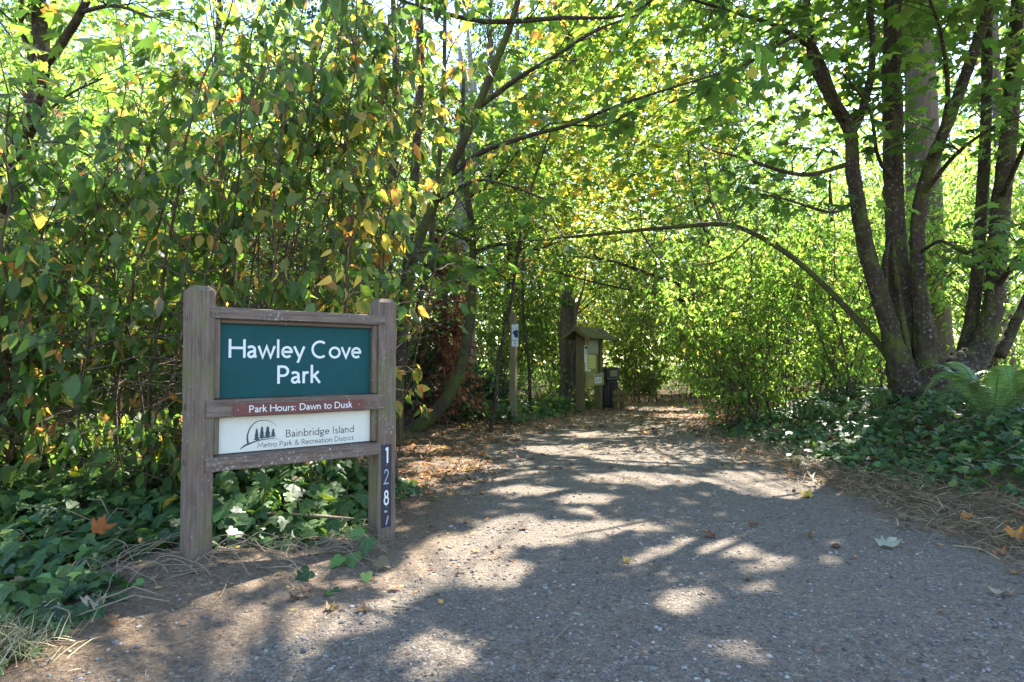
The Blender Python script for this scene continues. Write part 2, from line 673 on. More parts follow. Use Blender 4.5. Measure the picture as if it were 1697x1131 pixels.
zmap = lambda x, y: -.22 * (x * x + (y - .35) ** 2) - .10 * np.abs(np.abs(x) - .25) + .02
T_MAPLE = fan(mirror([(0, 0.03), (.14, -.04), (.46, .04), (.40, .12), (.30, .24), (.42, .30), (.62, .56), (.46, .54), (.24, .50), (.30, .70), (.15, .72), (0, 1.0)]), (0, .3), zmap)
T_MAPLE_LO = fan(mirror([(0, 0.0), (.46, .04), (.28, .25), (.62, .56), (.22, .50), (0, 1)]), (0, .3), zmap)
T_IVY = fan(mirror([(0, .10), (.12, -.02), (.34, -.02), (.50, .14), (.40, .32), (.46, .52), (.25, .60), (.10, .86), (0, 1)]), (0, .28), lambda x, y: -.25 * x * x - .18 * (y - .3) ** 2 + .10 * np.abs(x))
T_CURL = fan(mirror([(0, 0.0), (.46, .04), (.28, .25), (.60, .56), (.22, .50), (0, 1)]), (0, .3), lambda x, y: .55 * x * x + .3 * (y - .3) ** 2)
_rc = np.random.default_rng(8)
_o = np.array(mirror([(0, 0.03), (.14, -.04), (.42, .06), (.34, .14), (.30, .24), (.44, .34), (.54, .56), (.40, .52), (.27, .50), (.26, .66), (.13, .74), (0, .94)]))
_o = _o * (1 + _rc.normal(size=_o.shape) * .10)
T_CURL = fan(_o, (.02, .3), lambda x, y: .75 * x * x + .45 * (y - .35) ** 2 + .10 * np.sin(9 * x + 4 * y) - .04)
T_OV, T_SM = t_ovate(), t_simple()


class Leaves:
    def __init__(self, tmpl):
        self.t = tmpl
        self.p, self.d, self.n, self.s, self.c = [], [], [], [], []

    def add(self, p, d, n, s, c):
        self.p.append(np.atleast_2d(p)); self.d.append(np.atleast_2d(d)); self.n.append(np.atleast_2d(n))
        self.s.append(np.atleast_1d(s)); self.c.append(np.atleast_2d(c))

    def cat(self):
        if not self.p:
            return False
        self.P = np.vstack(self.p); self.S = np.concatenate(self.s); self.C = np.clip(np.vstack(self.c), .004, .9)
        y = np.vstack(self.d); n = np.vstack(self.n)
        y = y / (np.linalg.norm(y, axis=1)[:, None] + 1e-9)
        n = n - y * (n * y).sum(1)[:, None]
        bad = np.linalg.norm(n, axis=1) < 1e-4
        n[bad] = np.cross(y[bad], [0.31, .5, .2])
        n /= np.linalg.norm(n, axis=1)[:, None] + 1e-9
        rv = np.random.default_rng(len(y))
        self.Yd, self.X = y, np.cross(y, n) * rv.uniform(.68, 1.18, (len(y), 1))
        self.N = n * rv.uniform(.2, 2.2, (len(y), 1))
        return True

    def keep(self, k):
        for a in ('P', 'S', 'C', 'Yd', 'N', 'X'):
            setattr(self, a, getattr(self, a)[k])

    def mesh(self, name, mat, off, sel=None):
        tv, tf = self.t
        P, S_, C, Yd, N, X = [a if sel is None else a[sel] for a in (self.P, self.S, self.C, self.Yd, self.N, self.X)]
        n = len(P)
        k = len(tv)
        V = (P - off)[:, None, :] + S_[:, None, None] * (tv[None, :, 0, None] * X[:, None, :] + tv[None, :, 1, None] * Yd[:, None, :] + tv[None, :, 2, None] * N[:, None, :])
        Fc = (tf[None] + (np.arange(n) * k)[:, None, None]).reshape(-1, 3)
        return raw_mesh(name, V.reshape(-1, 3), Fc, mat, True, np.repeat(C, k, 0), np.tile(tv, (n, 1)))


SUNH = 1 / math.tan(SUN_EL)
SUX, SUY = SUNH * math.sin(SUN_AZ), SUNH * math.cos(SUN_AZ)
LIT = []                                             # leaves are cut along the sun ray so beams land here: (x, y, rx, ry)


def lit_px(px, py, hw, hh, z=0.0):
    p = at(px, py, 1.0) - np.array([0, 0, CAM_H])
    k = (CAM_H - z) / -p[2]
    X, Y = p[0] * k, p[1] * k
    LIT.append((X - z * SUX, Y - z * SUY, hw / F * Y, max(.10, hh / F * Y * Y / (CAM_H - z))))


for a in [(1010, 746, 130, 9), (1080, 762, 90, 9), (1060, 795, 95, 10), (740, 772, 60, 12), (690, 800, 30, 10), (880, 880, 95, 20), (765, 905, 75, 22),
          (800, 945, 70, 22), (690, 950, 45, 40), (1180, 905, 65, 15), (1075, 930, 36, 12), (1285, 927, 19, 9), (1030, 872, 60, 6),
          (1455, 1030, 36, 16), (220, 1085, 150, 40), (420, 1085, 90, 40), (560, 1025, 90, 28), (730, 1085, 60, 34), (1150, 690, 60, 4), (1090, 678, 50, 3),
          (960, 830, 40, 6), (870, 812, 50, 7), (1150, 735, 40, 6), (1000, 722, 60, 4), (900, 742, 40, 4), (700, 745, 40, 6), (1210, 800, 40, 7), (1120, 1000, 30, 8)]:
    lit_px(*a)
_rl = np.random.default_rng(14)
for _ in range(46):
    _x, _y = _rl.uniform(-1.7, 2.3), _rl.uniform(2.6, 8.5)
    LIT.append((_x, _y, _rl.uniform(.02, .10), _rl.uniform(.02, .10)))
for a in [(470, 805, 110, 32), (110, 790, 110, 28), (60, 850, 60, 40), (540, 850, 60, 16)]:
    lit_px(*a, z=.28)
for a in [(1290, 745, 90, 16), (1420, 735, 60, 8), (1410, 815, 30, 8), (1560, 800, 14, 8)]:
    lit_px(*a, z=.3)
THIN = [(4.7, 10.4, 2.9, 3.4, .12), (-3.6, 3.6, 2.6, 2.2, .30)]      # zones where canopy leaves are cut away to let the sun in


def sun_keep(P, r, zones=True):
    u = P[:, 0] - P[:, 2] * SUX
    v = P[:, 1] - P[:, 2] * SUY
    k = np.ones(len(P), bool)
    for (x, y, rx, ry) in LIT:
        k &= ((u - x) / (rx + .06)) ** 2 + ((v - y) / (ry + .07)) ** 2 > 1
    for (x, y, rx, ry, f) in (THIN if zones else []):
        z = ((u - x) / rx) ** 2 + ((v - y) / ry) ** 2 < 1
        k &= ~(z & (r.random(len(P)) > f))
    return k | (P[:, 2] < .75)


def palette(r, n, stops):
    """stops: (rgb, weight); each leaf takes one with its own brightness"""
    w = np.array([s[1] for s in stops], float)
    i = r.choice(len(stops), n, p=w / w.sum())
    c = np.array([s[0] for s in stops], float)[i]
    c = c * .86 + c.mean(1, keepdims=True) * .14
    return c * r.uniform(.6, 1.45, (n, 1)) * r.uniform(.9, 1.1, (n, 3))


GREEN = [((.065, .135, .022), 5), ((.09, .165, .026), 4), ((.13, .20, .03), 2), ((.32, .28, .04), .5), ((.30, .14, .04), .15)]
OSO = [((.055, .125, .024), 6), ((.08, .155, .026), 4), ((.14, .20, .032), 1.8), ((.42, .31, .05), .8), ((.32, .14, .035), .5), ((.24, .17, .10), .2)]
OSO_Y = [((.06, .13, .024), 4), ((.09, .165, .026), 4), ((.17, .21, .032), 2.5), ((.47, .35, .05), 1.8), ((.38, .16, .035), .9)]
LIME_LIT = [((.10, .185, .028), 4), ((.14, .23, .034), 5), ((.20, .27, .045), 3), ((.38, .33, .07), .4), ((.32, .16, .06), .15)]  # shrub greens lightened so the leaf colour itself looks sunlit
SHADEDM = [((.045, .105, .024), 6), ((.065, .135, .026), 4), ((.10, .17, .03), 2)]  # maple greens darkened, shade put into the leaf colour
YELLOW = [((.12, .19, .03), 3), ((.25, .27, .04), 3), ((.48, .37, .045), 3), ((.48, .24, .045), 1)]
FAR = [((.09, .16, .024), 4), ((.14, .21, .034), 4), ((.21, .26, .045), 3), ((.32, .28, .055), .5)]
IVYC = [((.028, .080, .022), 5), ((.050, .115, .028), 4), ((.085, .16, .033), 2), ((.12, .19, .035), .6), ((.20, .14, .07), .12)]
DRYC = [((.22, .13, .07), 4), ((.34, .22, .12), 3), ((.42, .18, .05), 2), ((.48, .32, .08), 1), ((.14, .08, .05), 3)]


def unit(v):
    return v / (np.linalg.norm(v, axis=-1, keepdims=True) + 1e-9)


LEAF_VAR, LEAF_COL = {}, {}


def leaf_variants(key, tmpl, mat, stops, k=18):
    if key not in LEAF_VAR:
        r = np.random.default_rng(len(LEAF_VAR) + 3)
        tv, tf = tmpl
        LEAF_COL[key] = [palette(r, 1, [stops[i % len(stops)]])[0] for i in range(k)]
        LEAF_VAR[key] = [raw_mesh('leaf', tv, tf, mat, True, np.repeat(c[None], len(tv), 0), tv) for c in LEAF_COL[key]]
    return LEAF_VAR[key]


def plant_leaves(L, root_loc, parent, part, mat, key, stops, n_obj=0, thin=True, seed=1, name='leaf'):
    """the foliage as one part; its largest leaves in view as pieces of their own"""
    r = np.random.default_rng(seed)
    if not L.cat():
        return None
    if thin:
        L.keep(sun_keep(L.P + L.Yd * L.S[:, None] * .45, r, thin != 'lit'))
    du, dv = L.P[:, 0] - SX0, L.P[:, 1] - SY0          # nothing hangs in front of the sign
    uu, dd_ = du * CT + dv * ST, -du * ST + dv * CT
    L.keep(~((uu > -.3) & (uu < 1.6) & (dd_ > -1.2) & (dd_ < .22) & (L.P[:, 2] > .45) & (L.P[:, 2] < 2.0)))
    off = np.asarray(root_loc, float)
    single = np.zeros(len(L.P), bool)
    if n_obj:
        mid = L.P + L.Yd * L.S[:, None] * .5
        x, y, dpt = pix(mid)
        size = np.where((x > 15) & (x < 1682) & (y > 15) & (y < 1116) & (dpt > .6), L.S / dpt * (.35 + np.abs((L.N * unit(mid - np.array([0, 0, CAM_H]))).sum(1))), 0)
        ids = np.argsort(-size)[:n_obj]
        ids = ids[size[ids] > 0]
        single[ids] = True
    o = obj(part, L.mesh(part, mat, off, ~single), parent)
    o['kind'] = 'stuff'
    if n_obj:
        mv = leaf_variants(key, L.t, mat, stops)
        for i in np.where(single)[0]:
            q = obj(name, mv[int(np.argmin([((c - L.C[i]) ** 2).sum() for c in LEAF_COL[key]]))], o)
            s = float(L.S[i])
            X, Y, N = L.X[i] * s, L.Yd[i] * s, L.N[i] * s
            q.matrix_local = Matrix(((X[0], Y[0], N[0], L.P[i][0] - off[0]), (X[1], Y[1], N[1], L.P[i][1] - off[1]), (X[2], Y[2], N[2], L.P[i][2] - off[2]), (0, 0, 0, 1)))
    return o


# ------------------------------------------------------------------ ground and path
def axis_steps(lo, f0, f1, hi, step, grow=1.18):
    mid = np.arange(f0, f1 + 1e-6, step)
    up, s = [f1], step
    while up[-1] < hi:
        s *= grow
        up.append(up[-1] + s)
    dn, s = [f0], step
    while dn[-1] > lo:
        s *= grow
        dn.append(dn[-1] - s)
    return np.array(dn[1:][::-1] + list(mid) + up[1:])


xs = axis_steps(-300, -5.0, 7.0, 300, .075)
ys = axis_steps(-120, 2.0, 13.0, 350, .075)
GX, GY = np.meshgrid(xs, ys)
GZ = height(GX, GY)
PN = pathness(GX, GY)
L_, R_ = path_edges(GY)
out = np.maximum(L_ - GX, GX - R_)
DUFF = np.clip(sstep(-.1, 1.0, out + fbm(GX, GY, 1.1, 4, 9) * 1.6), 0, 1) * (1 - .75 * np.exp(-(((GX + 1.2) / 1.2) ** 2 + ((GY - 4.0) / 1.3) ** 2)))
GV = np.stack([GX, GY, GZ], -1).reshape(-1, 3)
GC = np.stack([PN, DUFF, PN * 0], -1).reshape(-1, 3)
ny, nx = GX.shape
ii, jj = np.meshgrid(np.arange(ny - 1), np.arange(nx - 1), indexing='ij')
q = (ii * nx + jj).ravel()
GF = np.stack([q, q + 1, q + 1 + nx, q + nx], -1)
pf = PN.ravel()[GF].mean(1) > .5
for nm, sel in (('ground', ~pf), ('path', pf)):
    fs = GF[sel]
    used, inv = np.unique(fs, return_inverse=True)
    o = obj(nm, raw_mesh(nm, GV[used], inv.reshape(-1, 4), M['ground'], True, GC[used]))
    o['kind'] = 'structure'


def gz(x, y):
    return float(height(np.array([float(x)]), np.array([float(y)]))[0])


def gpt(px, py):
    """point where the ground shows at a pixel"""
    d = at(px, py, 1.0) - np.array([0, 0, CAM_H])
    t = np.linspace(1.2, 40, 6000)
    P = d[None] * t[:, None]
    below = P[:, 2] + CAM_H < height(P[:, 0], P[:, 1])
    i = int(np.argmax(below)) if below.any() else -1
    return np.array([P[i, 0], P[i, 1], gz(P[i, 0], P[i, 1])])


# ------------------------------------------------------------------ lettering (strokes drawn as flat ribbons)
def arc(cx, cy, rx, ry, a0, a1, n=14):
    a = np.radians(np.linspace(a0, a1, n))
    return [(cx + rx * math.cos(t), cy + ry * math.sin(t)) for t in a]


def smooth2(pts, per=5):
    return [tuple(p) for p in spline(np.asarray(pts, float), per)]


GL = {
    'H': (.97, [[(.12, 0), (.12, 1)], [(.85, 0), (.85, 1)], [(.12, .53), (.85, .53)]]),
    'a': (.58, [smooth2([(.07, .54), (.16, .60), (.28, .605), (.39, .54), (.42, .42)]) + [(.42, .16), (.44, .08), (.52, .05)], smooth2([(.42, .37), (.28, .345), (.13, .28), (.09, .16), (.16, .06), (.28, .06), (.42, .17)])]),
    'w': (.94, [[(.04, .66), (.26, .04), (.47, .62), (.68, .04), (.90, .66)]]),
    'l': (.30, [[(.15, 0), (.15, 1.03)]]),
    'e': (.70, [[(.09, .34), (.60, .34)] + arc(.35, .33, .26, .275, 10, 315, 22)]),
    'y': (.66, [[(.05, .66), (.34, .06)], [(.62, .66), (.25, -.27)]]),
    'C': (1.06, [arc(.54, .5, .45, .455, 52, 308, 26)]),
    'o': (.76, [arc(.37, .33, .30, .285, 0, 360, 26)]),
    'v': (.62, [[(.04, .66), (.31, .05), (.57, .66)]]),
    'P': (.76, [[(.14, 0), (.14, 1)], [(.14, .935), (.36, .935)] + arc(.36, .685, .26, .25, 90, -90, 14) + [(.14, .435)]]),
    'r': (.44, [[(.12, 0), (.12, .66)], smooth2([(.12, .40), (.18, .54), (.27, .60), (.38, .59)])]),
    'k': (.62, [[(.12, 0), (.12, 1.03)], [(.14, .32), (.49, .66)], [(.26, .42), (.57, 0)]]),
    'u': (.70, [[(.12, .66), (.12, .25)] + arc(.30, .22, .18, .165, 180, 300, 9) + [(.52, .25)], [(.54, .66), (.54, 0)]]),
    's': (.50, [smooth2([(.39, .57), (.26, .605), (.13, .54), (.13, .43), (.25, .345), (.38, .25), (.37, .11), (.23, .055), (.07, .10)])]),
    'n': (.70, [[(.12, 0), (.12, .66)], [(.12, .42)] + arc(.33, .40, .21, .205, 150, 0, 10) + [(.54, 0)]]),
    't': (.46, [[(.19, .85), (.19, .18)] + smooth2([(.19, .18), (.23, .075), (.32, .055), (.41, .075)]), [(.03, .61), (.41, .61)]]),
    'i': (.28, [[(.14, 0), (.14, .66)], [(.14, .86), (.14, .98)]]),
    'b': (.74, [[(.12, 0), (.12, 1.03)], arc(.38, .33, .26, .275, 0, 360, 24)]),
    'd': (.74, [[(.62, 0), (.62, 1.03)], arc(.36, .33, .26, .275, 0, 360, 24)]),
    'g': (.68, [arc(.30, .42, .22, .19, 0, 360, 20), smooth2([(.18, .25), (.14, .16), (.28, .10), (.46, .06), (.52, -.08), (.40, -.22), (.20, -.23), (.08, -.12), (.18, .02), (.30, .08)]), [(.40, .58), (.62, .62)]]),
    'c': (.60, [arc(.37, .33, .28, .275, 50, 310, 20)]),
    'D': (1.00, [[(.14, 0), (.14, 1)], [(.14, .935), (.42, .935)] + arc(.42, .5, .44, .435, 90, -90, 20) + [(.14, .065)]]),
    'B': (.78, [[(.14, 0), (.14, 1)], [(.14, .935), (.36, .935)] + arc(.36, .735, .22, .20, 90, -90, 12) + [(.14, .535)], [(.36, .535)] + arc(.38, .30, .27, .235, 90, -90, 12) + [(.14, .065)]]),
    'I': (.36, [[(.17, 0), (.17, 1)]]),
    'M': (1.12, [[(.10, 0), (.18, 1.0), (.56, .22), (.94, 1.0), (1.02, 0)]]),
    'R': (.82, [[(.14, 0), (.14, 1)], [(.14, .935), (.36, .935)] + arc(.36, .70, .24, .235, 90, -90, 14) + [(.14, .465)], [(.36, .465), (.76, 0)]]),
    '&': (.90, [smooth2([(.80, .02), (.55, .32), (.28, .68), (.26, .86), (.40, .94), (.52, .85), (.48, .70), (.30, .56), (.12, .38), (.12, .18), (.28, .06), (.48, .08), (.66, .22), (.76, .42)])]),
    ':': (.34, [[(.16, .02), (.16, .15)], [(.16, .50), (.16, .63)]]),
    ' ': (.36, []),
    '1': (.5, [[(.12, .84), (.32, .97)], [(.32, 1.0), (.32, 0)]]),
    '2': (.7, [smooth2([(.10, .74), (.18, .92), (.36, .96), (.54, .84), (.52, .62), (.32, .36), (.08, .06)]) + [(.62, .06)]]),
    '8': (.7, [arc(.35, .74, .20, .21, 0, 360, 22), arc(.35, .29, .26, .25, 0, 360, 24)]),
    '7': (.7, [[(.06, .94), (.40, .94)], [(.52, .62), (.28, 0)]]),
}


def ribbon(pts, w):
    P = np.asarray(pts, float)
    keepi = np.concatenate([[True], np.linalg.norm(np.diff(P, axis=0), axis=1) > 1e-5])
    P = P[keepi]
    w = np.broadcast_to(np.asarray(w, float), (len(keepi),))[keepi]
    d = unit(np.diff(P, axis=0))
    n = np.stack([-d[:, 1], d[:, 0]], 1)
    nn = np.vstack([n[:1], n[:-1] + n[1:], n[-1:]])
    nn = unit(nn)
    c = np.concatenate([[1], np.maximum(.45, (nn[1:-1] * n[1:]).sum(1)), [1]])
    o = nn * (w / 2 / c)[:, None]
    return P + o, P - o


def text_mesh(mb, text, stroke, to_uz, y, dz=.0):
    """lay the text out in units of cap height, then map with to_uz"""
    x = 0
    strokes, chars = [], []
    for ch in text:
        adv, st = GL[ch]
        for s in st:
            strokes.append((len(chars), [(px + x, py) for px, py in s]))
        if st:
            chars.append(ch)
        x += adv
    xmin = min(p[0] for _, s in strokes for p in s) - stroke / 2
    xmax = max(p[0] for _, s in strokes for p in s) + stroke / 2
    for k, (ci, s) in enumerate(strokes):
        a, b = ribbon(s, stroke)
        n = len(a)
        P = np.vstack([a, b])
        uz = np.array([to_uz((p[0] - xmin) / (xmax - xmin), p[1]) for p in P])
        yy = y - .0004 - .00012 * (k % 7)
        V = np.stack([uz[:, 0], np.full(2 * n, yy), uz[:, 1]], 1)
        i = np.arange(n - 1)
        (mb.setdefault(ci, MB()) if isinstance(mb, dict) else mb).add(V, np.stack([i, i + 1, i + 1 + n, i + n], -1))


# ------------------------------------------------------------------ park sign
TH = .708
SX0, SY0 = -1.831, 3.669
sign = empty('park_sign', (SX0, SY0, 0), TH, 'weathered wooden park name sign with teal panel between two square posts', 'sign')
CT, ST = math.cos(TH), math.sin(TH)


def su(px, d):
    k = (px - 848.5) / F
    return (k * SY0 + k * d * CT - SX0 + d * ST) / (CT - k * ST)


def sz(py, u, d):
    Y = SY0 + u * ST + d * CT
    return at(848.5, py, Y)[2]


def spt(px, py, d):
    u = su(px, d)
    return u, sz(py, u, d)


def sign_post(x0, zb):
    b = MB()
    x1, t, c = x0 + .14, 1.632, .028
    e = .006
    ring = lambda z, i: [(x0 + i + e, i, z), (x1 - i - e, i, z), (x1 - i, i + e, z), (x1 - i, .14 - i - e, z), (x1 - i - e, .14 - i, z), (x0 + i + e, .14 - i, z), (x0 + i, .14 - i - e, z), (x0 + i, i + e, z)]
    zs = [zb] + list(np.linspace(.1, t, 12))
    V = []
    r = np.random.default_rng(int(x0 * 100) + 1)
    for z in zs:
        V += [(a + r.normal() * .0008, b_ + r.normal() * .0008, c_) for a, b_, c_ in ring(z, 0)]
    V += ring(t + c, .026)
    n = len(V) // 8
    Q = [[k * 8 + i, k * 8 + (i + 1) % 8, (k + 1) * 8 + (i + 1) % 8, (k + 1) * 8 + i] for k in range(n - 1) for i in range(8)]
    V.append((x0 + .07, .07, t + c + .005))
    T = [[(n - 1) * 8 + i, (n - 1) * 8 + (i + 1) % 8, n * 8] for i in range(8)]
    b.add(V, Q, T)
    return b.build('post', M['wood_z'], sign)


post_l = sign_post(0.0, -.3)
post_r = sign_post(1.203, -.3)
for (zz) in (1.47, .96, .64):
    for dy in (.045, .085):
        b = MB()
        b.box(-.0015, .004, dy - .007, dy + .007, zz - .018, zz + .018, .002)
        b.build('bolt_hole', M['hole'], post_l)


def rail(name, x0, x1, z0, z1, y0, y1, slope=0.0, mat='wood_x'):
    b = MB()
    n = 14
    xs_ = np.linspace(x0, x1, n)
    r = np.random.default_rng(int(z0 * 1000))
    V = []
    for x in xs_:
        j = r.normal(size=8) * .0009
        e = .005
        V += [(x, y0 + j[0], z0 + e), (x, y0 + e, z0 + j[1]), (x, y1 - e, z0), (x, y1, z0 + e), (x, y1, z1 - e), (x, y1 - e, z1), (x, y0 + e, z1 - slope + j[2]), (x, y0 + j[3], z1 - slope - e)]
    Q = [[k * 8 + (i + 1) % 8, k * 8 + i, (k + 1) * 8 + i, (k + 1) * 8 + (i + 1) % 8] for k in range(n - 1) for i in range(8)]
    V.append((x0, (y0 + y1) / 2, (z0 + z1) / 2))
    V.append((x1, (y0 + y1) / 2, (z0 + z1) / 2))
    T = [[i, (i + 1) % 8, n * 8] for i in range(8)] + [[(n - 1) * 8 + (i + 1) % 8, (n - 1) * 8 + i, n * 8 + 1] for i in range(8)]
    b.add(V, Q, T)
    return b.build(name, M[mat], sign)


rail('top_rail', .112, 1.250, 1.474, 1.541, -.006, .105)
rail('middle_rail', .095, 1.248, .893, 1.003, -.007, .104, .006)
rail('bottom_rail', .094, 1.222, .585, .676, -.008, .103, .014)
for (x0, x1) in ((.1405, .1735), (1.1680, 1.2028)):
    for (z0, z1) in ((1.004, 1.4735), (.677, .8925)):
        b = MB()
        b.box(x0, x1, .018, .10, z0, z1, .004)
        b.build('stile', M['wood_z'], sign)
for (z0, z1) in ((1.449, 1.4735),):
    b = MB(); b.box(.174, 1.1675, .022, .10, z0, z1, .005); b.build('panel_trim', M['trim'], sign)
b = MB(); b.box(.174, 1.1675, .050, .075, 1.0035, 1.4487, .002)
teal = b.build('name_panel', M['teal'], sign)
b = MB(); b.box(.174, 1.1675, .049, .075, .6765, .8925, .002)
cream = b.build('agency_panel', M['cream'], sign)


def line_text(parent, text, mat, pxa, pxb, base_l, cap_l, stroke, d, base_r=None, name='letter'):
    u0, z0 = spt(pxa, base_l, d)
    u1 = su(pxb, d)
    cap = sz(cap_l, u0, d) - z0
    z1 = z0 if base_r is None else sz(base_r, u1, d)
    bs = {}
    text_mesh(bs, text, stroke, lambda t, y: (u0 + (u1 - u0) * t, z0 + (z1 - z0) * t + cap * y), d)
    for b in bs.values():
        b.build(name, M[mat], parent)


line_text(teal, 'Hawley Cove', 'letter', 378.8, 598.6, 593.2, 562.0, .135, .050)
line_text(teal, 'Park', 'letter', 459.9, 532.5, 636.4, 606.0, .135, .050)
# hours plate on the middle rail
u0, z0 = spt(388, 690.6, -.010)
u1, z1 = spt(604.3, 661.0, -.010)
zt = sz(670.0, u0, -.010)
b = MB(); b.box(u0, u1, -.0115, -.0075, z0, zt, .001)
plate = b.build('hours_plate', M['maroon'], sign)
line_text(plate, 'Park Hours: Dawn to Dusk', 'letter', 414.3, 584.6, 684.2, 672.3, .13, -.0115)
for px in (396, 596):
    u = su(px, -.012)
    b = MB(); b.tube([(u, -.0112, (z0 + zt) / 2), (u, -.0135, (z0 + zt) / 2)], [.005, .004], 8); b.build('screw', M['screw'], plate)
line_text(cream, 'Bainbridge Island', 'ink', 475.4, 587.4, 725.2, 712.6, .105, .049)
line_text(cream, 'Metro Park & Recreation District', 'ink', 428.7, 587.4, 743.0, 733.9, .105, .049)


def zp(x, y):
    return spt(400 + x / 17.4, 690 + y / 17.4, .049)


def logo_stroke(name, pts, w, mat, lay):
    P = np.array([zp(x, y) for x, y in smooth2(pts, 6)])
    ww = np.interp(np.linspace(0, 1, len(P)), np.linspace(0, 1, len(w)), w)
    a, c = ribbon(P, ww)
    n = len(a)
    Q = np.vstack([a, c])
    i = np.arange(n - 1)
    b = MB()
    b.add(np.stack([Q[:, 0], np.full(2 * n, .049 - .0005 - lay * .0002), Q[:, 1]], 1), np.stack([i, i + 1, i + 1 + n, i + n], -1))
    return b.build(name, M[mat], cream)


logo_stroke('emblem_arc', [(230, 820), (205, 640), (225, 480), (310, 300), (450, 170), (620, 122), (820, 140), (960, 210), (1065, 310)], [.0125, .009, .006, .004, .0026, .001], 'ink', 1)
logo_stroke('emblem_hill', [(0, 960), (120, 860), (300, 780), (480, 715), (700, 668), (900, 650), (1060, 655), (1165, 675)], [.004, .012, .009, .006, .004, .0022, .001], 'ink', 2)
for (cx, yt, yb, hw) in ((470, 345, 690, 90), (620, 285, 640, 95), (785, 285, 620, 115), (945, 355, 590, 85)):
    pts = []
    hgt = yb - yt
    for s in (1, -1):
        side = []
        for k in range(5):
            t0, t1 = k / 5, (k + 1) / 5
            side.append((cx + s * hw * (.10 + .45 * t0), yt + hgt * (t0 + .03)))
            side.append((cx + s * hw * (.2 + .8 * t1) * (.9 if k % 2 else 1.05), yt + hgt * t1 - 6 * s))
        pts.append(side)
    poly = [(cx, yt)] + pts[0] + [(cx + 12, yb), (cx + 12, yb + 45), (cx - 12, yb + 45), (cx - 12, yb)] + pts[1][::-1]
    P = np.array([zp(x, y) for x, y in poly])
    c0 = zp(cx, yt + hgt * .75)
    b = MB()
    V = np.vstack([P, [c0]])
    n = len(P)
    i = np.arange(n)
    b.add(np.stack([V[:, 0], np.full(n + 1, .049 - .0012), V[:, 1]], 1), None, np.stack([i, (i + 1) % n, np.full(n, n)], -1))
    b.build('emblem_tree', M['ink_teal'], cream)

# house number tiles on the second post
NUM = [('1', 736.8, 772.6, 'letter', .17, .7), ('2', 773.0, 807.8, 'worn', .10, 1), ('8', 808.2, 841.6, 'letter', .15, 1), ('7', 842.0, 874.0, 'worn', .14, 1)]
for ch, ya, yb, mt, stw, _ in NUM:
    d = -.0015
    u0, u1 = su(633.3, d), su(649.6, d)
    um = (u0 + u1) / 2
    zt, zb = sz(ya, um, d), sz(yb, um, d)
    b = MB(); b.box(u0, u1, d - .002, d + .0012, zb, zt, .0006)
    tile = b.build('number_tile', M['navy'], sign)
    h = zt - zb
    w = (u1 - u0) * (.52 if ch != '1' else .34)
    b = MB()
    text_mesh(b, ch, stw, lambda t, y: (um - w / 2 + w * t, zb + h * .14 + y * h * .72), d - .002)
    b.build('digit', M[mt], tile)
    b = MB(); b.tube([(um, d - .0021, zb + h * .05), (um, d - .0035, zb + h * .05)], [.003, .002], 6); b.build('nail', M['screw'], tile)

# ------------------------------------------------------------------ evacuation marker post
p0 = gpt(851, 700)
ev = empty('marker_post', (p0[0], p0[1], p0[2]), math.radians(-20), 'slim square wooden post carrying a small blue and white wave sign', 'sign post')
hgt = at(851, 516, p0[1])[2] - p0[2]
b = MB(); b.box(-.06, .06, -.07, .06, -.25, hgt, .008); b.build('post', M['post_z'], ev)
zt, zb = at(851, 538, p0[1])[2] - p0[2], at(851, 575, p0[1])[2] - p0[2]
b = MB(); b.box(-.012, .128, -.076, -.072, zb, zt, .001); pl = b.build('wave_sign', M['signwhite'], ev)
sh = zt - zb
for (x0, x1, a0, a1) in ((.0, .116, .965, .975), (.0, .116, .02, .03)):
    b = MB(); b.box(x0, x1, -.0768, -.0762, zb + a0 * sh, zb + a1 * sh, .0001); b.build('border_line', M['signgrey'], pl)
wave = [(.003, .56), (.012, .64), (.032, .70), (.062, .735), (.123, .735), (.123, .38), (.105, .40), (.09, .375), (.075, .43), (.06, .40), (.04, .46), (.036, .52), (.044, .575), (.05, .60), (.036, .60), (.02, .575)]
W = np.array([(x, zb + z * sh) for x, z in wave])
b = MB()
n = len(W)
b.add(np.stack([np.append(W[:, 0], .085), np.full(n + 1, -.0767), np.append(W[:, 1], zb + .58 * sh)], 1), None, np.stack([np.arange(n), (np.arange(n) + 1) % n, np.full(n, n)], -1))
b.build('wave_symbol', M['signblue'], pl)
for k, pts in enumerate([[(.052, .76), (.066, .80), (.08, .77), (.072, .85), (.06, .84)], [(.09, .78), (.10, .82), (.112, .79), (.106, .87), (.094, .85)], [(.018, .74), (.025, .80), (.033, .75), (.03, .83), (.022, .83)]]):
    W = np.array([(x, zb + z * sh) for x, z in pts])
    b = MB(); n = len(W)
    b.add(np.stack([np.append(W[:, 0], W[:, 0].mean()), np.full(n + 1, -.0767), np.append(W[:, 1], W[:, 1].mean())], 1), None, np.stack([np.arange(n), (np.arange(n) + 1) % n, np.full(n, n)], -1))
    b.build('figure_symbol', M['signgrey'], pl)
for zf, cells in ((.24, 7), (.10, 4)):
    w0 = .058 - cells * .0068
    for k in range(cells):
        b = MB(); b.box(w0 + k * .0136, w0 + k * .0136 + .0095, -.0768, -.0762, zb + zf * sh, zb + (zf + .065) * sh, .0001); b.build('print_mark', M['signgrey'], pl)

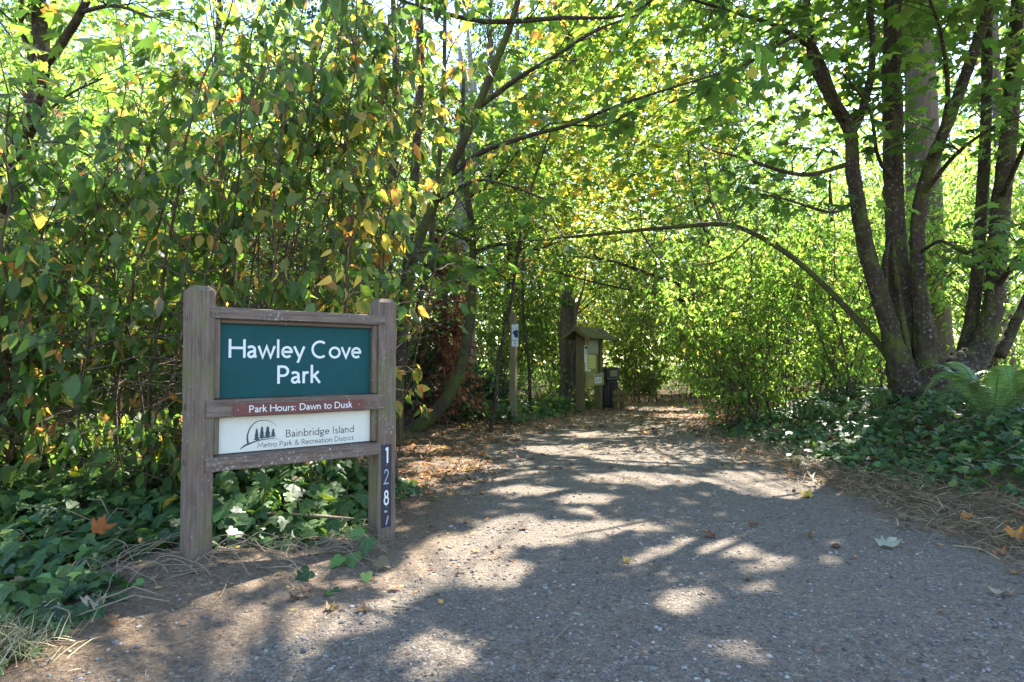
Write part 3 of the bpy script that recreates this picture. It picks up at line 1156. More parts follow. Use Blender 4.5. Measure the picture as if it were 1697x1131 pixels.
# ------------------------------------------------------------------ kiosk
k0 = gpt(965, 684)
KA = math.radians(60)
ki = empty('information_kiosk', (k0[0], k0[1], k0[2]), KA, 'wooden notice kiosk with small gable roof and pinned papers beside the path', 'kiosk')
PW, KL = .175, 1.32
zr = at(960, 541, k0[1])[2] - k0[2]
ze = zr - .26
kp = []
for x0 in (0.0, KL - PW):
    b = MB(); b.box(x0, x0 + PW, 0, PW, -.3, ze + .06, .01); kp.append(b.build('post', M['kiosk_z'], ki))
for zz in (.62, .80):
    b = MB(); b.tube([(.05, -.001, zz), (.05, -.008, zz)], [.014, .012], 6); b.build('bolt', M['hole'], kp[0])
    b = MB(); b.tube([(.14, -.001, zz), (.14, -.008, zz)], [.014, .012], 6); b.build('bolt', M['hole'], kp[0])
zb0 = .93
b = MB(); b.box(PW, KL - PW, .07, .10, zb0 + .02, ze + .02, .003); board = b.build('notice_board', M['kiosk_x'], ki)
b = MB(); b.box(PW + .0, KL - PW, .045, .0695, ze - .34, ze + .0, .004); hb = b.build('header_board', M['amber'], board)
b = MB(); b.box(.42, KL - PW - .03, .030, .0445, ze - .40, ze - .02, .004); b.build('framed_map', M['map'], board)
for z0, z1 in ((zb0 - .12, zb0 + .018), (zb0 - .31, zb0 - .127)):
    b = MB(); b.box(PW - .03, KL - .03, -.045, -.004, z0, z1, .006); b.build('shelf_board', M['kiosk_x'], ki)
for (x0, x1, z0, z1, m_, d) in ((.235, .44, .50, .86, 'paper', .062), (.235, .46, .06, .46, 'paper', .060), (.50, .98, .16, .80, 'poster', .064), (.49, .66, .03, .13, 'paper', .061)):
    H_ = ze - .34 - zb0
    b = MB(); b.box(x0, x1, d - .004, d + .0035, zb0 + .03 + z0 * H_, zb0 + .03 + z1 * H_, .001); pp = b.build('notice', M[m_], board)
    if m_ == 'paper':
        zz0, zz1 = zb0 + .03 + z0 * H_, zb0 + .03 + z1 * H_
        for k in range(4):
            za = zz1 - (k + 1) * (zz1 - zz0) / 5.5
            b = MB(); b.box(x0 + .03, x1 - .03 - .03 * (k % 2), d - .0055, d - .0042, za, za + (zz1 - zz0) * .05, .0003); b.build('print_line', M['signgrey'], pp)
b = MB(); b.box(.115, .30, -.012, -.004, 1.20, 1.62, .001); pp = b.build('notice', M['paper'], ki)
b = MB(); b.box(.13, .285, -.014, -.0125, 1.53, 1.595, .0005); b.build('print_block', M['hole'], pp)
b = MB(); b.box(.19, .225, -.014, -.0125, 1.40, 1.50, .0005); b.build('print_block', M['hole'], pp)
b = MB(); b.box(.66, 1.10, -.052, -.0455, zb0 - .25, zb0 - .04, .001); pp = b.build('notice', M['paper'], ki)
for x0 in (.68, .90):
    b = MB(); b.box(x0, x0 + .17, -.0545, -.0525, zb0 - .095, zb0 - .05, .0005); b.build('print_block', M['hole'], pp)
for k in range(5):
    b = MB(); b.box(.69 + k * .08, .69 + k * .08 + .04, -.0545, -.0525, zb0 - .23, zb0 - .12, .0005); b.build('print_line', M['signgrey'], pp)
# gable roof: two slopes of shingles
ov, hw = .24, .36
ZR, ZE = zr, ze - .02
roof = MB()
for s in (-1, 1):
    e = np.array([PW / 2 + s * hw, ZE]); r_ = np.array([PW / 2, ZR - .03])
    V = []
    for x in (-ov, KL + ov):
        for (yy, zz) in (r_, e, e - np.array([0, .03]), r_ - np.array([0, .03])):
            V.append((x, yy, zz))
    roof.add(V, [[0, 1, 5, 4], [3, 7, 6, 2], [1, 2, 6, 5], [0, 4, 7, 3], [0, 3, 2, 1], [4, 5, 6, 7]])
rf = roof.build('roof', M['kiosk_z'], ki)
rr_ = np.random.default_rng(4)
for s in (-1, 1):
    for row in range(4):
        t0, t1 = row / 4, (row + 1.35) / 4
        ya, za = PW / 2 + s * hw * min(t1, 1.06), ZR + .004 - (ZR - ZE) * min(t1, 1.06) + .012
        yb, zb_ = PW / 2 + s * hw * t0, ZR + .004 - (ZR - ZE) * t0 + .004
        x = -ov - .02
        while x < KL + ov:
            w = rr_.uniform(.10, .19)
            j = rr_.normal() * .006
            V = [(x + .004, yb, zb_), (x + w - .004, yb, zb_), (x + w - .004, ya + s * j, za), (x + .004, ya + s * j, za), (x + .004, yb, zb_ - .018), (x + w - .004, yb, zb_ - .018), (x + w - .004, ya + s * j, za - .018), (x + .004, ya + s * j, za - .018)]
            b = MB(); b.add(V, [[0, 1, 2, 3], [7, 6, 5, 4], [0, 4, 5, 1], [1, 5, 6, 2], [2, 6, 7, 3], [3, 7, 4, 0]]); b.build('shingle', M['shingle'], rf)
            x += w
for x0 in (-ov - .03, KL + ov + .004):
    for s in (-1, 1):
        b = MB()
        V = []
        for x in (x0, x0 + .026):
            for (yy, zz) in ((PW / 2, ZR - .01), (PW / 2 + s * hw * 1.03, ZE - .01), (PW / 2 + s * hw * 1.03, ZE - .09), (PW / 2, ZR - .11)):
                V.append((x, yy, zz))
        b.add(V, [[0, 1, 5, 4], [3, 7, 6, 2], [1, 2, 6, 5], [0, 4, 7, 3], [0, 3, 2, 1], [4, 5, 6, 7]])
        b.build('fascia_board', M['kiosk_z'], rf)
b = MB(); b.box(.0, PW, .005, PW - .005, ze + .055, zr - .08, .01); b.build('gable_block', M['kiosk_z'], ki)

# ------------------------------------------------------------------ waste bin behind the kiosk
b0 = at(1006, 676, 17.3)
bz = gz(b0[0], b0[1])
bn = empty('litter_bin', (b0[0], b0[1], bz), math.radians(38), 'dark slatted litter bin with hooded lid standing behind the kiosk', 'bin')
b = MB()
b.tube([(0, 0, .02), (0, 0, .3), (0, 0, .70)], [.25, .265, .275], 20)
b.build('body', M['bin'], bn, True)
for k in range(20):
    a = k / 20 * 2 * math.pi
    b = MB(); V = []
    for zz, r0 in ((.05, .262), (.68, .288)):
        for rr0 in (r0, r0 + .022):
            for da in (-.11, .11):
                V.append((math.cos(a + da) * rr0, math.sin(a + da) * rr0, zz))
    b.add(V, [[2, 3, 7, 6], [0, 4, 5, 1], [0, 2, 6, 4], [1, 5, 7, 3], [0, 1, 3, 2], [4, 6, 7, 5]])
    b.build('slat', M['bin'], bn)
b = MB(); b.box(-.27, .27, -.27, .27, .71, .79, .03); lid = b.build('lid', M['bin'], bn)
b = MB(); b.prism([(-.25, .79), (.25, .79), (.22, 1.02), (.15, 1.07), (-.15, 1.07), (-.22, 1.02)], -.24, .24); b.build('hood', M['bin'], lid)
b = MB(); b.box(-.14, .14, -.256, -.2415, .83, .99, .01); b.build('flap', M['bin_flap'], lid)
f0 = at(1026, 679, 16.6)
fz = gz(f0[0], f0[1])
fs_ = empty('low_rail', (f0[0], f0[1], fz), math.radians(18), 'short wooden rail of two boards on stub posts beside the litter bin', 'rail')
for x0 in (-.10, .10):
    b = MB(); b.box(x0 - .045, x0 + .045, -.02, .07, -.2, .42, .006); b.build('post', M['kiosk_z'], fs_)
for z0 in (.20, .38):
    b = MB(); b.box(-.2, .22, -.06, -.021, z0, z0 + .12, .006); b.build('board', M['kiosk_z'], fs_)

# ------------------------------------------------------------------ plant builders
def stem(name, ctrl, mat, root, rl, sides=10, wob=.05, per=7, seed=0):
    P, R = limb(ctrl, per)
    b = MB()
    b.tube(P, R, sides, wob, seed=seed)
    return b.build(name, M[mat], root, True, rl), P, R


def twig_to(mb, a, c, r0, r1, sag, r, n=5, sides=4):
    t = np.linspace(0, 1, n)[:, None]
    P = a + (c - a) * t
    P[:, 2] += sag * np.sin(t[:, 0] * math.pi)
    P[1:-1] += r.normal(size=(n - 2, 3)) * .02
    mb.tube(P, np.linspace(r0, r1, n), sides, cap=False)
    return P


def spray(L, r, c, outd, n, rad, size, stops, flat=.35, droop=.55, upn=1.0):
    off = r.normal(size=(n, 3)) * np.array([rad, rad, rad * flat])
    p = c + off
    d = unit(off * np.array([1, 1, .3]) + outd * rad * .6 + r.normal(size=(n, 3)) * rad * .3)
    d[:, 2] -= droop * r.uniform(.4, 1.5, n)
    nn = np.stack([r.normal(size=n) * .45, r.normal(size=n) * .45, np.full(n, upn)], 1)
    L.add(p, d, nn, r.uniform(*size, n), palette(r, n, stops))


def side_sprays(mb, L, r, P, R, n, ln, size, stops, n_leaf=12, rad=.3, t0=.25, t1=1.0, up=.15, flat=.35, droop=.55):
    """side twigs along a branch, each ending in layered leaf sprays"""
    for _ in range(n):
        i = int(r.uniform(t0, t1) * (len(P) - 1))
        tdir = unit(P[min(i + 1, len(P) - 1)] - P[max(i - 1, 0)])
        a = r.uniform(0, 2 * math.pi)
        d = np.array([math.cos(a), math.sin(a), r.normal() * .2 + up]) + tdir * .7
        d = unit(d)
        l = r.uniform(*ln)
        Q = twig_to(mb, P[i], P[i] + d * l, min(R[i] * .5, .012), .003, .08 * l, r)
        for f in (2, 3, 4):
            spray(L, r, Q[f], d, max(2, int(n_leaf * (.5 + .25 * (f - 2)))), rad * (.7 + .15 * (f - 2)), size, stops, flat, droop)


def shrub(label, base, n_st, H, spread, lean, stops, size, n_obj, seed, tw=20, nl=9, leaf_from=.22, group=None, tmpl=None, name='leafy_shrub', mat='leaf', key='oso', cat='shrub', thin=False, drp=1.0, foot=.25, top_thin=0.0, upn=.7, low=.85):
    r = np.random.default_rng(seed)
    x, y = base
    rl = np.array([x, y, gz(x, y)])
    root = empty(name, rl, 0, label, cat, group)
    L = Leaves(T_OV if tmpl is None else tmpl)
    mb = MB()
    for s in range(n_st):
        a = r.uniform(0, 2 * math.pi)
        h = H * r.uniform(.7, 1.08)
        sp = spread * r.uniform(.3, 1.0)
        t = np.linspace(0, 1, 11)
        out = np.array([math.cos(a), math.sin(a)])
        P = np.zeros((11, 3))
        b0 = r.normal(size=2) * foot
        P[:, 0] = x + b0[0] + out[0] * sp * t ** 1.25 + lean[0] * t ** 1.7 + np.cumsum(r.normal(size=11) * .055)
        P[:, 1] = y + b0[1] + out[1] * sp * t ** 1.25 + lean[1] * t ** 1.7 + np.cumsum(r.normal(size=11) * .055)
        P[:, 2] = gz(P[0, 0], P[0, 1]) - .05 + h * (t - .10 * t ** 3)
        R = np.interp(t, [0, 1], [r.uniform(.008, .019), .0035])
        b = MB(); b.tube(P, R, 6, .06, seed=s); b.build('stem', M['bark_twig'], root, True, rl)
        for k in range(tw):
            f = r.uniform(leaf_from, 1.0) ** low
            if top_thin and f > .55 and r.random() < top_thin:
                continue
            i = min(int(f * 10), 9)
            p0 = P[i] + (P[i + 1] - P[i]) * (f * 10 - i if f < 1 else 0)
            az = r.uniform(0, 2 * math.pi)
            d = np.array([math.cos(az), math.sin(az), r.uniform(-.05, .6)])
            l = r.uniform(.25, .85) * (1.15 - .5 * f)
            Q = twig_to(mb, p0, p0 + d * l, .006, .002, .06, r, 5, 3)
            m = max(3, int(nl * r.uniform(.5, 1.3)))
            tt = 1 - .75 * r.uniform(0, 1, m) ** 1.8
            idx = np.minimum((tt * 4).astype(int), 3)
            pp = Q[idx] + (Q[idx + 1] - Q[idx]) * (tt * 4 - idx)[:, None]
            dd = d[None] * .5 + r.normal(size=(m, 3)) * .45
            dd[:, 2] -= r.uniform(.3, 1.3, m) * drp
            nn = r.normal(size=(m, 3)) + np.array([0, 0, upn])
            L.add(pp + r.normal(size=(m, 3)) * .02, dd, nn, r.uniform(*size, m), palette(r, m, stops))
    mb.build('twigs', M['bark_twig'], root, False, rl, 'stuff')
    plant_leaves(L, rl, root, 'foliage', M[mat], key, stops, n_obj, thin, seed)
    return root


def forest_tree(label, x, y, h, cr, stops, n_clump, n_leaf, size, seed, z0=1.5, tr=.14, mat='bark', tmpl=None, leafmat='far_leaf', rad=.6, name='broadleaf_tree', group=None, lean=(0, 0), cat='tree', thin=True, flat=.4, spire=False):
    r = np.random.default_rng(seed)
    rl = np.array([x, y, gz(x, y)])
    root = empty(name, rl, 0, label, cat, group)
    t = np.linspace(0, 1, 14)
    P = np.stack([x + lean[0] * t + np.cumsum(r.normal(size=14)) * .03, y + lean[1] * t + np.cumsum(r.normal(size=14)) * .03, rl[2] - .1 + h * t], 1)
    R = np.interp(t, [0, .06, .7, 1], [tr * 1.35, tr, tr * .6, tr * .25])
    b = MB(); b.tube(P, R, 10, .06, seed=seed); b.build('trunk', M[mat], root, True, rl)
    L = Leaves(T_SM if tmpl is None else tmpl)
    mb = MB()
    for k in range(n_clump):
        v = unit(r.normal(size=3))
        rr0 = r.uniform(.25, 1) ** .5
        zz = z0 + (h * 1.05 - z0) * (.5 + .5 * v[2] * rr0)
        wf = math.sqrt(max(0.05, 1 - v[2] ** 2))
        if spire:
            zz = r.uniform(z0, h)
            wf = (1.05 - (zz - z0) / (h - z0)) * r.uniform(.4, 1)
            v[:2] = unit(v[:2])
            rr0 = 1.0
        tz = min(.98, max(0.02, (zz - .4) / h))
        i = int(tz * 13)
        c = np.array([P[i][0] + v[0] * cr * rr0 * wf, P[i][1] + v[1] * cr * rr0 * wf, rl[2] + zz])
        if k % 2 == 0 or spire:
            j = max(1, i - 1)
            twig_to(mb, P[j], c, max(.012, R[j] * .28), .004, .12, r, 5, 4)
        spray(L, r, c, np.array([v[0], v[1], 0]), n_leaf, rad * r.uniform(.7, 1.25), size, stops, flat, .6 if not spire else 1.2)
    mb.build('branches', M['bark_twig' if mat != 'bark_fir' else 'bark_fir'], root, True, rl, 'stuff')
    plant_leaves(L, rl, root, 'crown', M[leafmat], 'far', stops, 0, thin, seed)
    return root


# ------------------------------------------------------------------ many-stemmed maple on the bank
mb0 = at(1540, 668, 9.6)
rl = np.array([mb0[0], mb0[1], gz(mb0[0], mb0[1])])
mroot = empty('bigleaf_maple', rl, 0, 'dark many-stemmed maple with a flared base rising from the ivy bank', 'tree')
STEMS = []
for k, c in enumerate([
    [(1516, 690, 9.6, 64), (1495, 620, 9.5, 46), (1474, 540, 9.45, 30), (1440, 430, 9.3, 25), (1414, 290, 9.2, 22), (1408, 215, 9.2, 21), (1375, 160, 9.1, 18), (1347, 90, 9.0, 16), (1332, -30, 8.9, 15), (1318, -260, 8.8, 9)],
    [(1535, 700, 9.7, 74), (1510, 590, 9.7, 44), (1492, 480, 9.7, 36), (1482, 330, 9.7, 30), (1478, 150, 9.7, 28), (1482, -40, 9.7, 25), (1490, -330, 9.7, 17)],
    [(1552, 700, 9.5, 72), (1538, 600, 9.45, 45), (1526, 500, 9.4, 26), (1520, 390, 9.4, 22), (1537, 290, 9.3, 20), (1580, 180, 9.2, 18), (1620, 70, 9.1, 16), (1652, -50, 9.0, 13), (1695, -260, 9, 8)],
    [(1545, 690, 9.7, 80), (1585, 620, 9.8, 59), (1625, 580, 9.9, 38), (1646, 500, 10, 30), (1658, 350, 10, 27), (1676, 170, 10, 23), (1690, -50, 10, 19), (1705, -300, 10, 12)],
    [(1590, 640, 10, 48), (1606, 560, 10.2, 24), (1621, 430, 10.3, 19), (1632, 250, 10.3, 16), (1636, 60, 10.4, 15), (1642, -170, 10.5, 10)],
    [(1655, 590, 10.1, 20), (1690, 520, 10.2, 16), (1725, 430, 10.3, 13), (1760, 300, 10.4, 11)],
]):
    o, P, R = stem('stem', c, 'bark', mroot, rl, 20, .11, 13, k)
    STEMS.append((P, R))
b = MB()
fl = spline([[*at(1545, 745, 9.6), .82], [*at(1543, 700, 9.6), .62], [*at(1538, 650, 9.65), .47], [*at(1535, 610, 9.7), .34], [*at(1534, 585, 9.7), .2]], 5)
b.tube(fl[:, :3], fl[:, 3] * .86, 16, .12, seed=9)
b.build('root_flare', M['bark_moss'], mroot, True, rl)
b = MB()   # torn heartwood lips along the hollow stem
for dx, w in ((-14, 9), (10, 8)):
    P, R = limb([(1478 + dx * .2, 395, 9.44, 3), (1476 + dx * .6, 430, 9.42, w), (1482 + dx, 500, 9.40, w), (1496 + dx, 580, 9.38, w), (1512 + dx * .6, 622, 9.36, 3)], 6)
    b.tube(P, R, 7, .2, seed=3)
b.build('split_wood', M['bark'], mroot, True, rl)
r = np.random.default_rng(21)
BR = []
for c in [[(1409, 222, 9.2, 18), (1430, 180, 9.3, 14), (1446, 100, 9.4, 11), (1440, -30, 9.4, 8)],
          [(1414, 270, 9.2, 9), (1330, 290, 8.6, 7), (1230, 262, 8.0, 5), (1180, 250, 7.7, 3)],
          [(1347, 80, 9.0, 10), (1290, 45, 8.4, 8), (1215, 20, 7.8, 6), (1130, -5, 7.2, 4)],
          [(1400, 200, 9.1, 9), (1340, 65, 8.3, 8), (1260, 95, 7.6, 6), (1160, 150, 7.0, 4), (1110, 170, 6.7, 3)],
          [(1525, 330, 9.4, 9), (1580, 260, 8.6, 7), (1640, 215, 8.0, 5), (1700, 190, 7.6, 3)],
          [(1545, 270, 9.3, 10), (1570, 170, 8.6, 8), (1560, 60, 7.9, 6), (1530, -30, 7.4, 4)],
          [(1660, 330, 10, 10), (1690, 260, 9.2, 8), (1720, 200, 8.6, 6)],
          [(1420, 330, 9.2, 7), (1380, 352, 8.8, 5), (1300, 330, 8.3, 4), (1240, 318, 8.0, 3)],
          [(1650, 480, 10, 10), (1685, 430, 9.4, 8), (1720, 390, 9.0, 6)],
          [(1482, 300, 9.7, 8), (1455, 260, 9.2, 6), (1440, 180, 8.8, 5), (1395, 120, 8.4, 3)],
          [(1522, 420, 9.4, 7), (1560, 400, 8.9, 5), (1600, 420, 8.5, 4), (1640, 400, 8.2, 3)]]:
    BR.append(limb(c, 6))
bm_ = MB()
for P, R in BR:
    bm_.tube(P, R, 7, .06)
LM = Leaves(T_MAPLE)
for P, R in BR:
    side_sprays(bm_, LM, r, P, R, 7, (.3, .9), (.12, .20), SHADEDM, 6, .24, .3)
# the high crown above the frame, sprays set along sun rays to shade the path
LH = Leaves(T_MAPLE_LO)
tops = [s[0][-1] for s in STEMS[:5]]
NS = 0
for k in range(1720):
    u, v = r.uniform(-4.2, 5.2), r.uniform(.6, 17)
    z = r.uniform(5.2, 10.5)
    c = np.array([u + z * SUX, v + z * SUY, z])
    x_, y_, _d = pix(c[None])
    if y_[0] > 60 and r.random() < .45:
        continue
    spray(LH, r, c, np.array([-.4, -.4, 0]), 19, .46, (.17, .27), (YELLOW if r.random() < .3 else GREEN) if 860 < x_[0] < 1170 and y_[0] > -40 else SHADEDM if r.random() < .5 else GREEN, .4, .45)
    NS += 1
    if k % 16 == 0:
        tp = tops[int(np.argmin([np.linalg.norm(t - c) for t in tops]))]
        m_ = (tp + c) / 2 + np.array([0, 0, .8])
        P = spline([tp, m_, c], 6)
        bm_.tube(P, np.linspace(.028, .004, len(P)), 5, cap=False)
bm_.build('branches', M['bark'], mroot, True, rl, 'stuff')
plant_leaves(LM, rl, mroot, 'low_foliage', M['maple'], 'maple_shaded', SHADEDM, 150, True, 5)
plant_leaves(LH, rl, mroot, 'crown', M['maple'], 'maple_high', SHADEDM, 0, True, 6)

# arching limb across the path
pa = at(1492, 640, 9.9)
rl = np.array([pa[0], pa[1], gz(pa[0], pa[1])])
root = empty('vine_maple', rl, 0, 'thin mossy vine maple stem arching over the path toward the kiosk', 'tree')
o, P, R = stem('trunk', [(1500, 668, 9.9, 13.6), (1475, 598, 9.8, 11.6), (1420, 530, 9.9, 10.9), (1330, 440, 10.2, 9.5), (1250, 388, 10.6, 8.8), (1195, 372, 10.9, 8.2), (1100, 378, 11.3, 6.8), (1000, 388, 11.6, 5.4), (900, 397, 12, 3.4), (835, 404, 12.2, 2.0)], 'bark_moss', root, rl, 8, .05, 8, 3)
b = MB(); L = Leaves(T_MAPLE_LO)
r = np.random.default_rng(31)
side_sprays(b, L, r, P, R, 22, (.4, 1.1), (.07, .12), GREEN, 10, .26, .35)
for c in [[(1195, 372, 10.9, 4.8), (1180, 330, 11.3, 3.4), (1165, 260, 11.6, 2.0)], [(1060, 380, 11.4, 3.4), (1085, 420, 11.8, 2.7), (1110, 450, 12, 2.0)], [(1250, 388, 10.6, 3.4), (1200, 430, 11, 2.7), (1150, 440, 11.4, 2.0)]]:
    P2, R2 = limb(c, 6); b.tube(P2, R2, 6); side_sprays(b, L, r, P2, R2, 6, (.3, .8), (.07, .12), GREEN, 10, .25)
b.build('branches', M['bark_twig'], root, True, rl, 'stuff')
plant_leaves(L, rl, root, 'crown', M['maple'], 'vine_maple', GREEN, 40, True, 8)

# low hanging branches of a maple on the far side of the path
pa = at(1190, 655, 15.5)
rl = np.array([pa[0] + .8, pa[1], gz(pa[0] + .8, pa[1])])
root = empty('vine_maple', rl, 0, 'spreading vine maple behind the bright shrubs with two low dark branches', 'tree')
o, P, R = stem('trunk', [(1240, 690, 15.5, 9.5), (1225, 600, 15.4, 8.2), (1195, 520, 15.2, 7.5), (1130, 475, 14.8, 6.1), (1060, 448, 14.4, 5.4), (1000, 430, 14, 4.1), (920, 424, 13.6, 2.0)], 'bark', root, rl, 8, .05, 6)
b = MB(); L = Leaves(T_MAPLE_LO)
side_sprays(b, L, r, P, R, 16, (.4, 1.2), (.08, .13), GREEN, 11, .3, .3)
for c in [[(1195, 520, 15.2, 6.1), (1110, 492, 14.6, 5.4), (1040, 480, 14.2, 4.1), (960, 462, 13.8, 2.7), (900, 445, 13.5, 2.0)], [(1195, 520, 15.2, 6.1), (1180, 420, 15, 4.8), (1150, 330, 14.8, 3.4), (1140, 250, 14.6, 2.0)]]:
    P2, R2 = limb(c, 6); b.tube(P2, R2, 6); side_sprays(b, L, r, P2, R2, 14, (.4, 1.2), (.08, .13), GREEN, 11, .3)
b.build('branches', M['bark'], root, True, rl, 'stuff')
plant_leaves(L, rl, root, 'crown', M['maple'], 'vine_maple', GREEN, 0, True, 9)

# leaning maple with long branches over the middle of the picture
pa = gpt(656, 735)
rl = pa
root = empty('leaning_maple', rl, 0, 'slender maple leaning over the path from a mossy base behind the sign', 'tree')
Yb = pa[1]
o, P, R = stem('trunk', [(655, 750, Yb, 27.2), (659, 690, Yb - .05, 20.8), (663, 600, Yb - .2, 17.6), (680, 450, 9, 16.8), (720, 335, 8.6, 16.8), (770, 230, 8.2, 15.2), (815, 120, 7.9, 13.6), (850, 30, 7.7, 11.2), (885, -110, 7.5, 8.0)], 'bark_moss', root, rl, 10, .05, 7)
b = MB(); L = Leaves(T_MAPLE); r = np.random.default_rng(41)
for c in [[(735, 300, 8.5, 11), (797, 254, 8.1, 9), (878, 225, 7.6, 8), (942, 208, 7.2, 7), (1027, 174, 6.8, 5), (1120, 144, 6.4, 4), (1200, 120, 6.1, 3)],
          [(790, 180, 8.1, 10), (857, 131, 7.6, 8), (920, 93, 7.2, 6), (988, 51, 6.8, 5), (1056, 25, 6.5, 3)],
          [(848, 36, 7.7, 9), (929, 30, 7.3, 7), (1027, 27, 6.9, 5), (1100, -10, 6.6, 3)],
          [(848, 36, 7.7, 9), (789, 34, 7.4, 8), (700, 13, 7.1, 6), (640, -10, 6.9, 4)],
          [(942, 208, 7.2, 4), (1010, 205, 7.1, 3), (1070, 170, 7.0, 2)],
          [(720, 335, 8.6, 9), (790, 300, 8.0, 6), (850, 310, 7.6, 4), (900, 330, 7.4, 3)],
          [(700, 390, 8.8, 7), (690, 420, 8.2, 6), (720, 450, 7.8, 4), (740, 470, 7.6, 3)]]:
    P2, R2 = limb(c, 6); b.tube(P2, R2, 7, .05); side_sprays(b, L, r, P2, R2, 8, (.25, .8), (.13, .22), [((.07, .15, .025), 5), ((.05, .12, .025), 5), ((.14, .2, .03), 3), ((.40, .32, .05), .7)], 4, .24, .15)
b.build('branches', M['bark'], root, True, rl, 'stuff')
plant_leaves(L, rl, root, 'crown', M['maple'], 'maple_lit', [((.07, .15, .025), 5), ((.05, .12, .025), 4), ((.14, .2, .03), 3), ((.40, .32, .05), .5)], 150, True, 10)

# curved trunk
pa = gpt(688, 714)
rl = pa
root = empty('curved_tree', rl, 0, 'mossy curved tree trunk sweeping up from the leaf litter beside the path', 'tree')
Y = pa[1]
o, P, R = stem('trunk', [(662, 726, Y, 20), (688, 711, Y, 24), (722, 684, Y, 23), (752, 640, Y, 21), (769, 590, Y, 18), (779, 530, Y, 15), (783, 470, Y, 13), (784, 420, Y, 12), (781, 370, Y - .1, 11), (772, 310, Y - .3, 10), (766, 240, Y - .4, 8), (768, 130, Y - .6, 6)], 'bark_moss', root, rl, 12, .06, 8)
b = MB(); L = Leaves(T_MAPLE_LO); r = np.random.default_rng(51)
for c in [[(783, 420, Y, 9), (830, 405, Y - .3, 6), (880, 415, Y - .6, 4), (930, 400, Y - .8, 2)], [(782, 400, Y, 8), (740, 385, Y - .4, 6), (690, 380, Y - .8, 4)], [(772, 330, Y - .2, 7), (820, 300, Y - .3, 5), (860, 250, Y - .5, 3)], [(784, 440, Y, 6), (820, 450, Y - .2, 4), (860, 480, Y - .2, 3)]]:
    P2, R2 = limb(c, 6); b.tube(P2, R2, 6); side_sprays(b, L, r, P2, R2, 11, (.3, .9), (.09, .15), GREEN, 8, .28, .2)
side_sprays(b, L, r, P, R, 16, (.4, 1.1), (.09, .15), GREEN, 8, .28, .62)
b.build('branches', M['bark'], root, True, rl, 'stuff')
plant_leaves(L, rl, root, 'crown', M['maple'], 'vine_maple', GREEN, 40, True, 11)

# two young stems between the curved tree and the kiosk
for lab, cc in (('thin leaning sapling rooted in front of the wave sign post', [(810, 718, 0, 10), (822, 660, 0, 10), (826, 600, 0, 9), (845, 510, 0, 8), (858, 420, -.2, 7), (872, 340, -.4, 6), (905, 240, -.6, 4), (930, 160, -.8, 2)]),
                ('straight thin sapling standing just past the wave sign post', [(879, 690, 0, 8), (877, 610, 0, 7), (868, 530, 0, 6), (866, 450, 0, 6), (872, 360, 0, 5), (870, 250, 0, 3)])):
    pa = gpt(cc[0][0], cc[0][1]); Y = pa[1]
    root = empty('sapling', pa, 0, lab, 'sapling')
    o, P, R = stem('trunk', [(x, y + (12 if i == 0 else 0), Y + d, w * .72) for i, (x, y, d, w) in enumerate(cc)], 'bark', root, pa, 8, .05, 6)
    b = MB(); L = Leaves(T_OV)
    side_sprays(b, L, r, P, R, 16, (.3, 1.0), (.08, .13), OSO_Y, 6, .26, .45)
    b.build('branches', M['bark_twig'], root, False, pa, 'stuff')
    plant_leaves(L, pa, root, 'crown', M['leaf'], 'oso_y', OSO_Y, 30, True, 12)

# alder behind the sign
pa = gpt(632, 738)
root = empty('twin_stem_tree', pa, 0, 'dark twin-stemmed tree rising behind the sign among yellowing shrubs', 'tree')
Y = pa[1]
b = MB(); L = Leaves(T_OV)
for c in [[(645, 750, Y, 19.8), (662, 600, Y, 17.2), (676, 420, Y, 15.8), (690, 250, Y - .1, 15.8), (697, 100, Y - .2, 14.5), (692, -60, Y - .3, 11.9), (690, -260, Y - .3, 6.6)], [(636, 750, Y, 15.8), (638, 560, Y, 13.2), (650, 330, Y + .2, 11.9), (655, 120, Y + .3, 10.6), (648, -80, Y + .4, 7.3)],
          [(655, 660, Y, 10.6), (700, 480, Y + .3, 9.2), (722, 330, Y + .5, 8.6), (735, 150, Y + .7, 7.9), (738, -60, Y + .9, 5.3)]]:
    o, P, R = stem('trunk', c, 'bark', root, pa, 10, .05, 6)
    side_sprays(b, L, r, P, R, 14, (.4, 1.2), (.07, .11), OSO_Y, 9, .3, .4)
b.build('branches', M['bark_twig'], root, False, pa, 'stuff')
plant_leaves(L, pa, root, 'crown', M['leaf'], 'oso_y', OSO_Y, 0, True, 13)

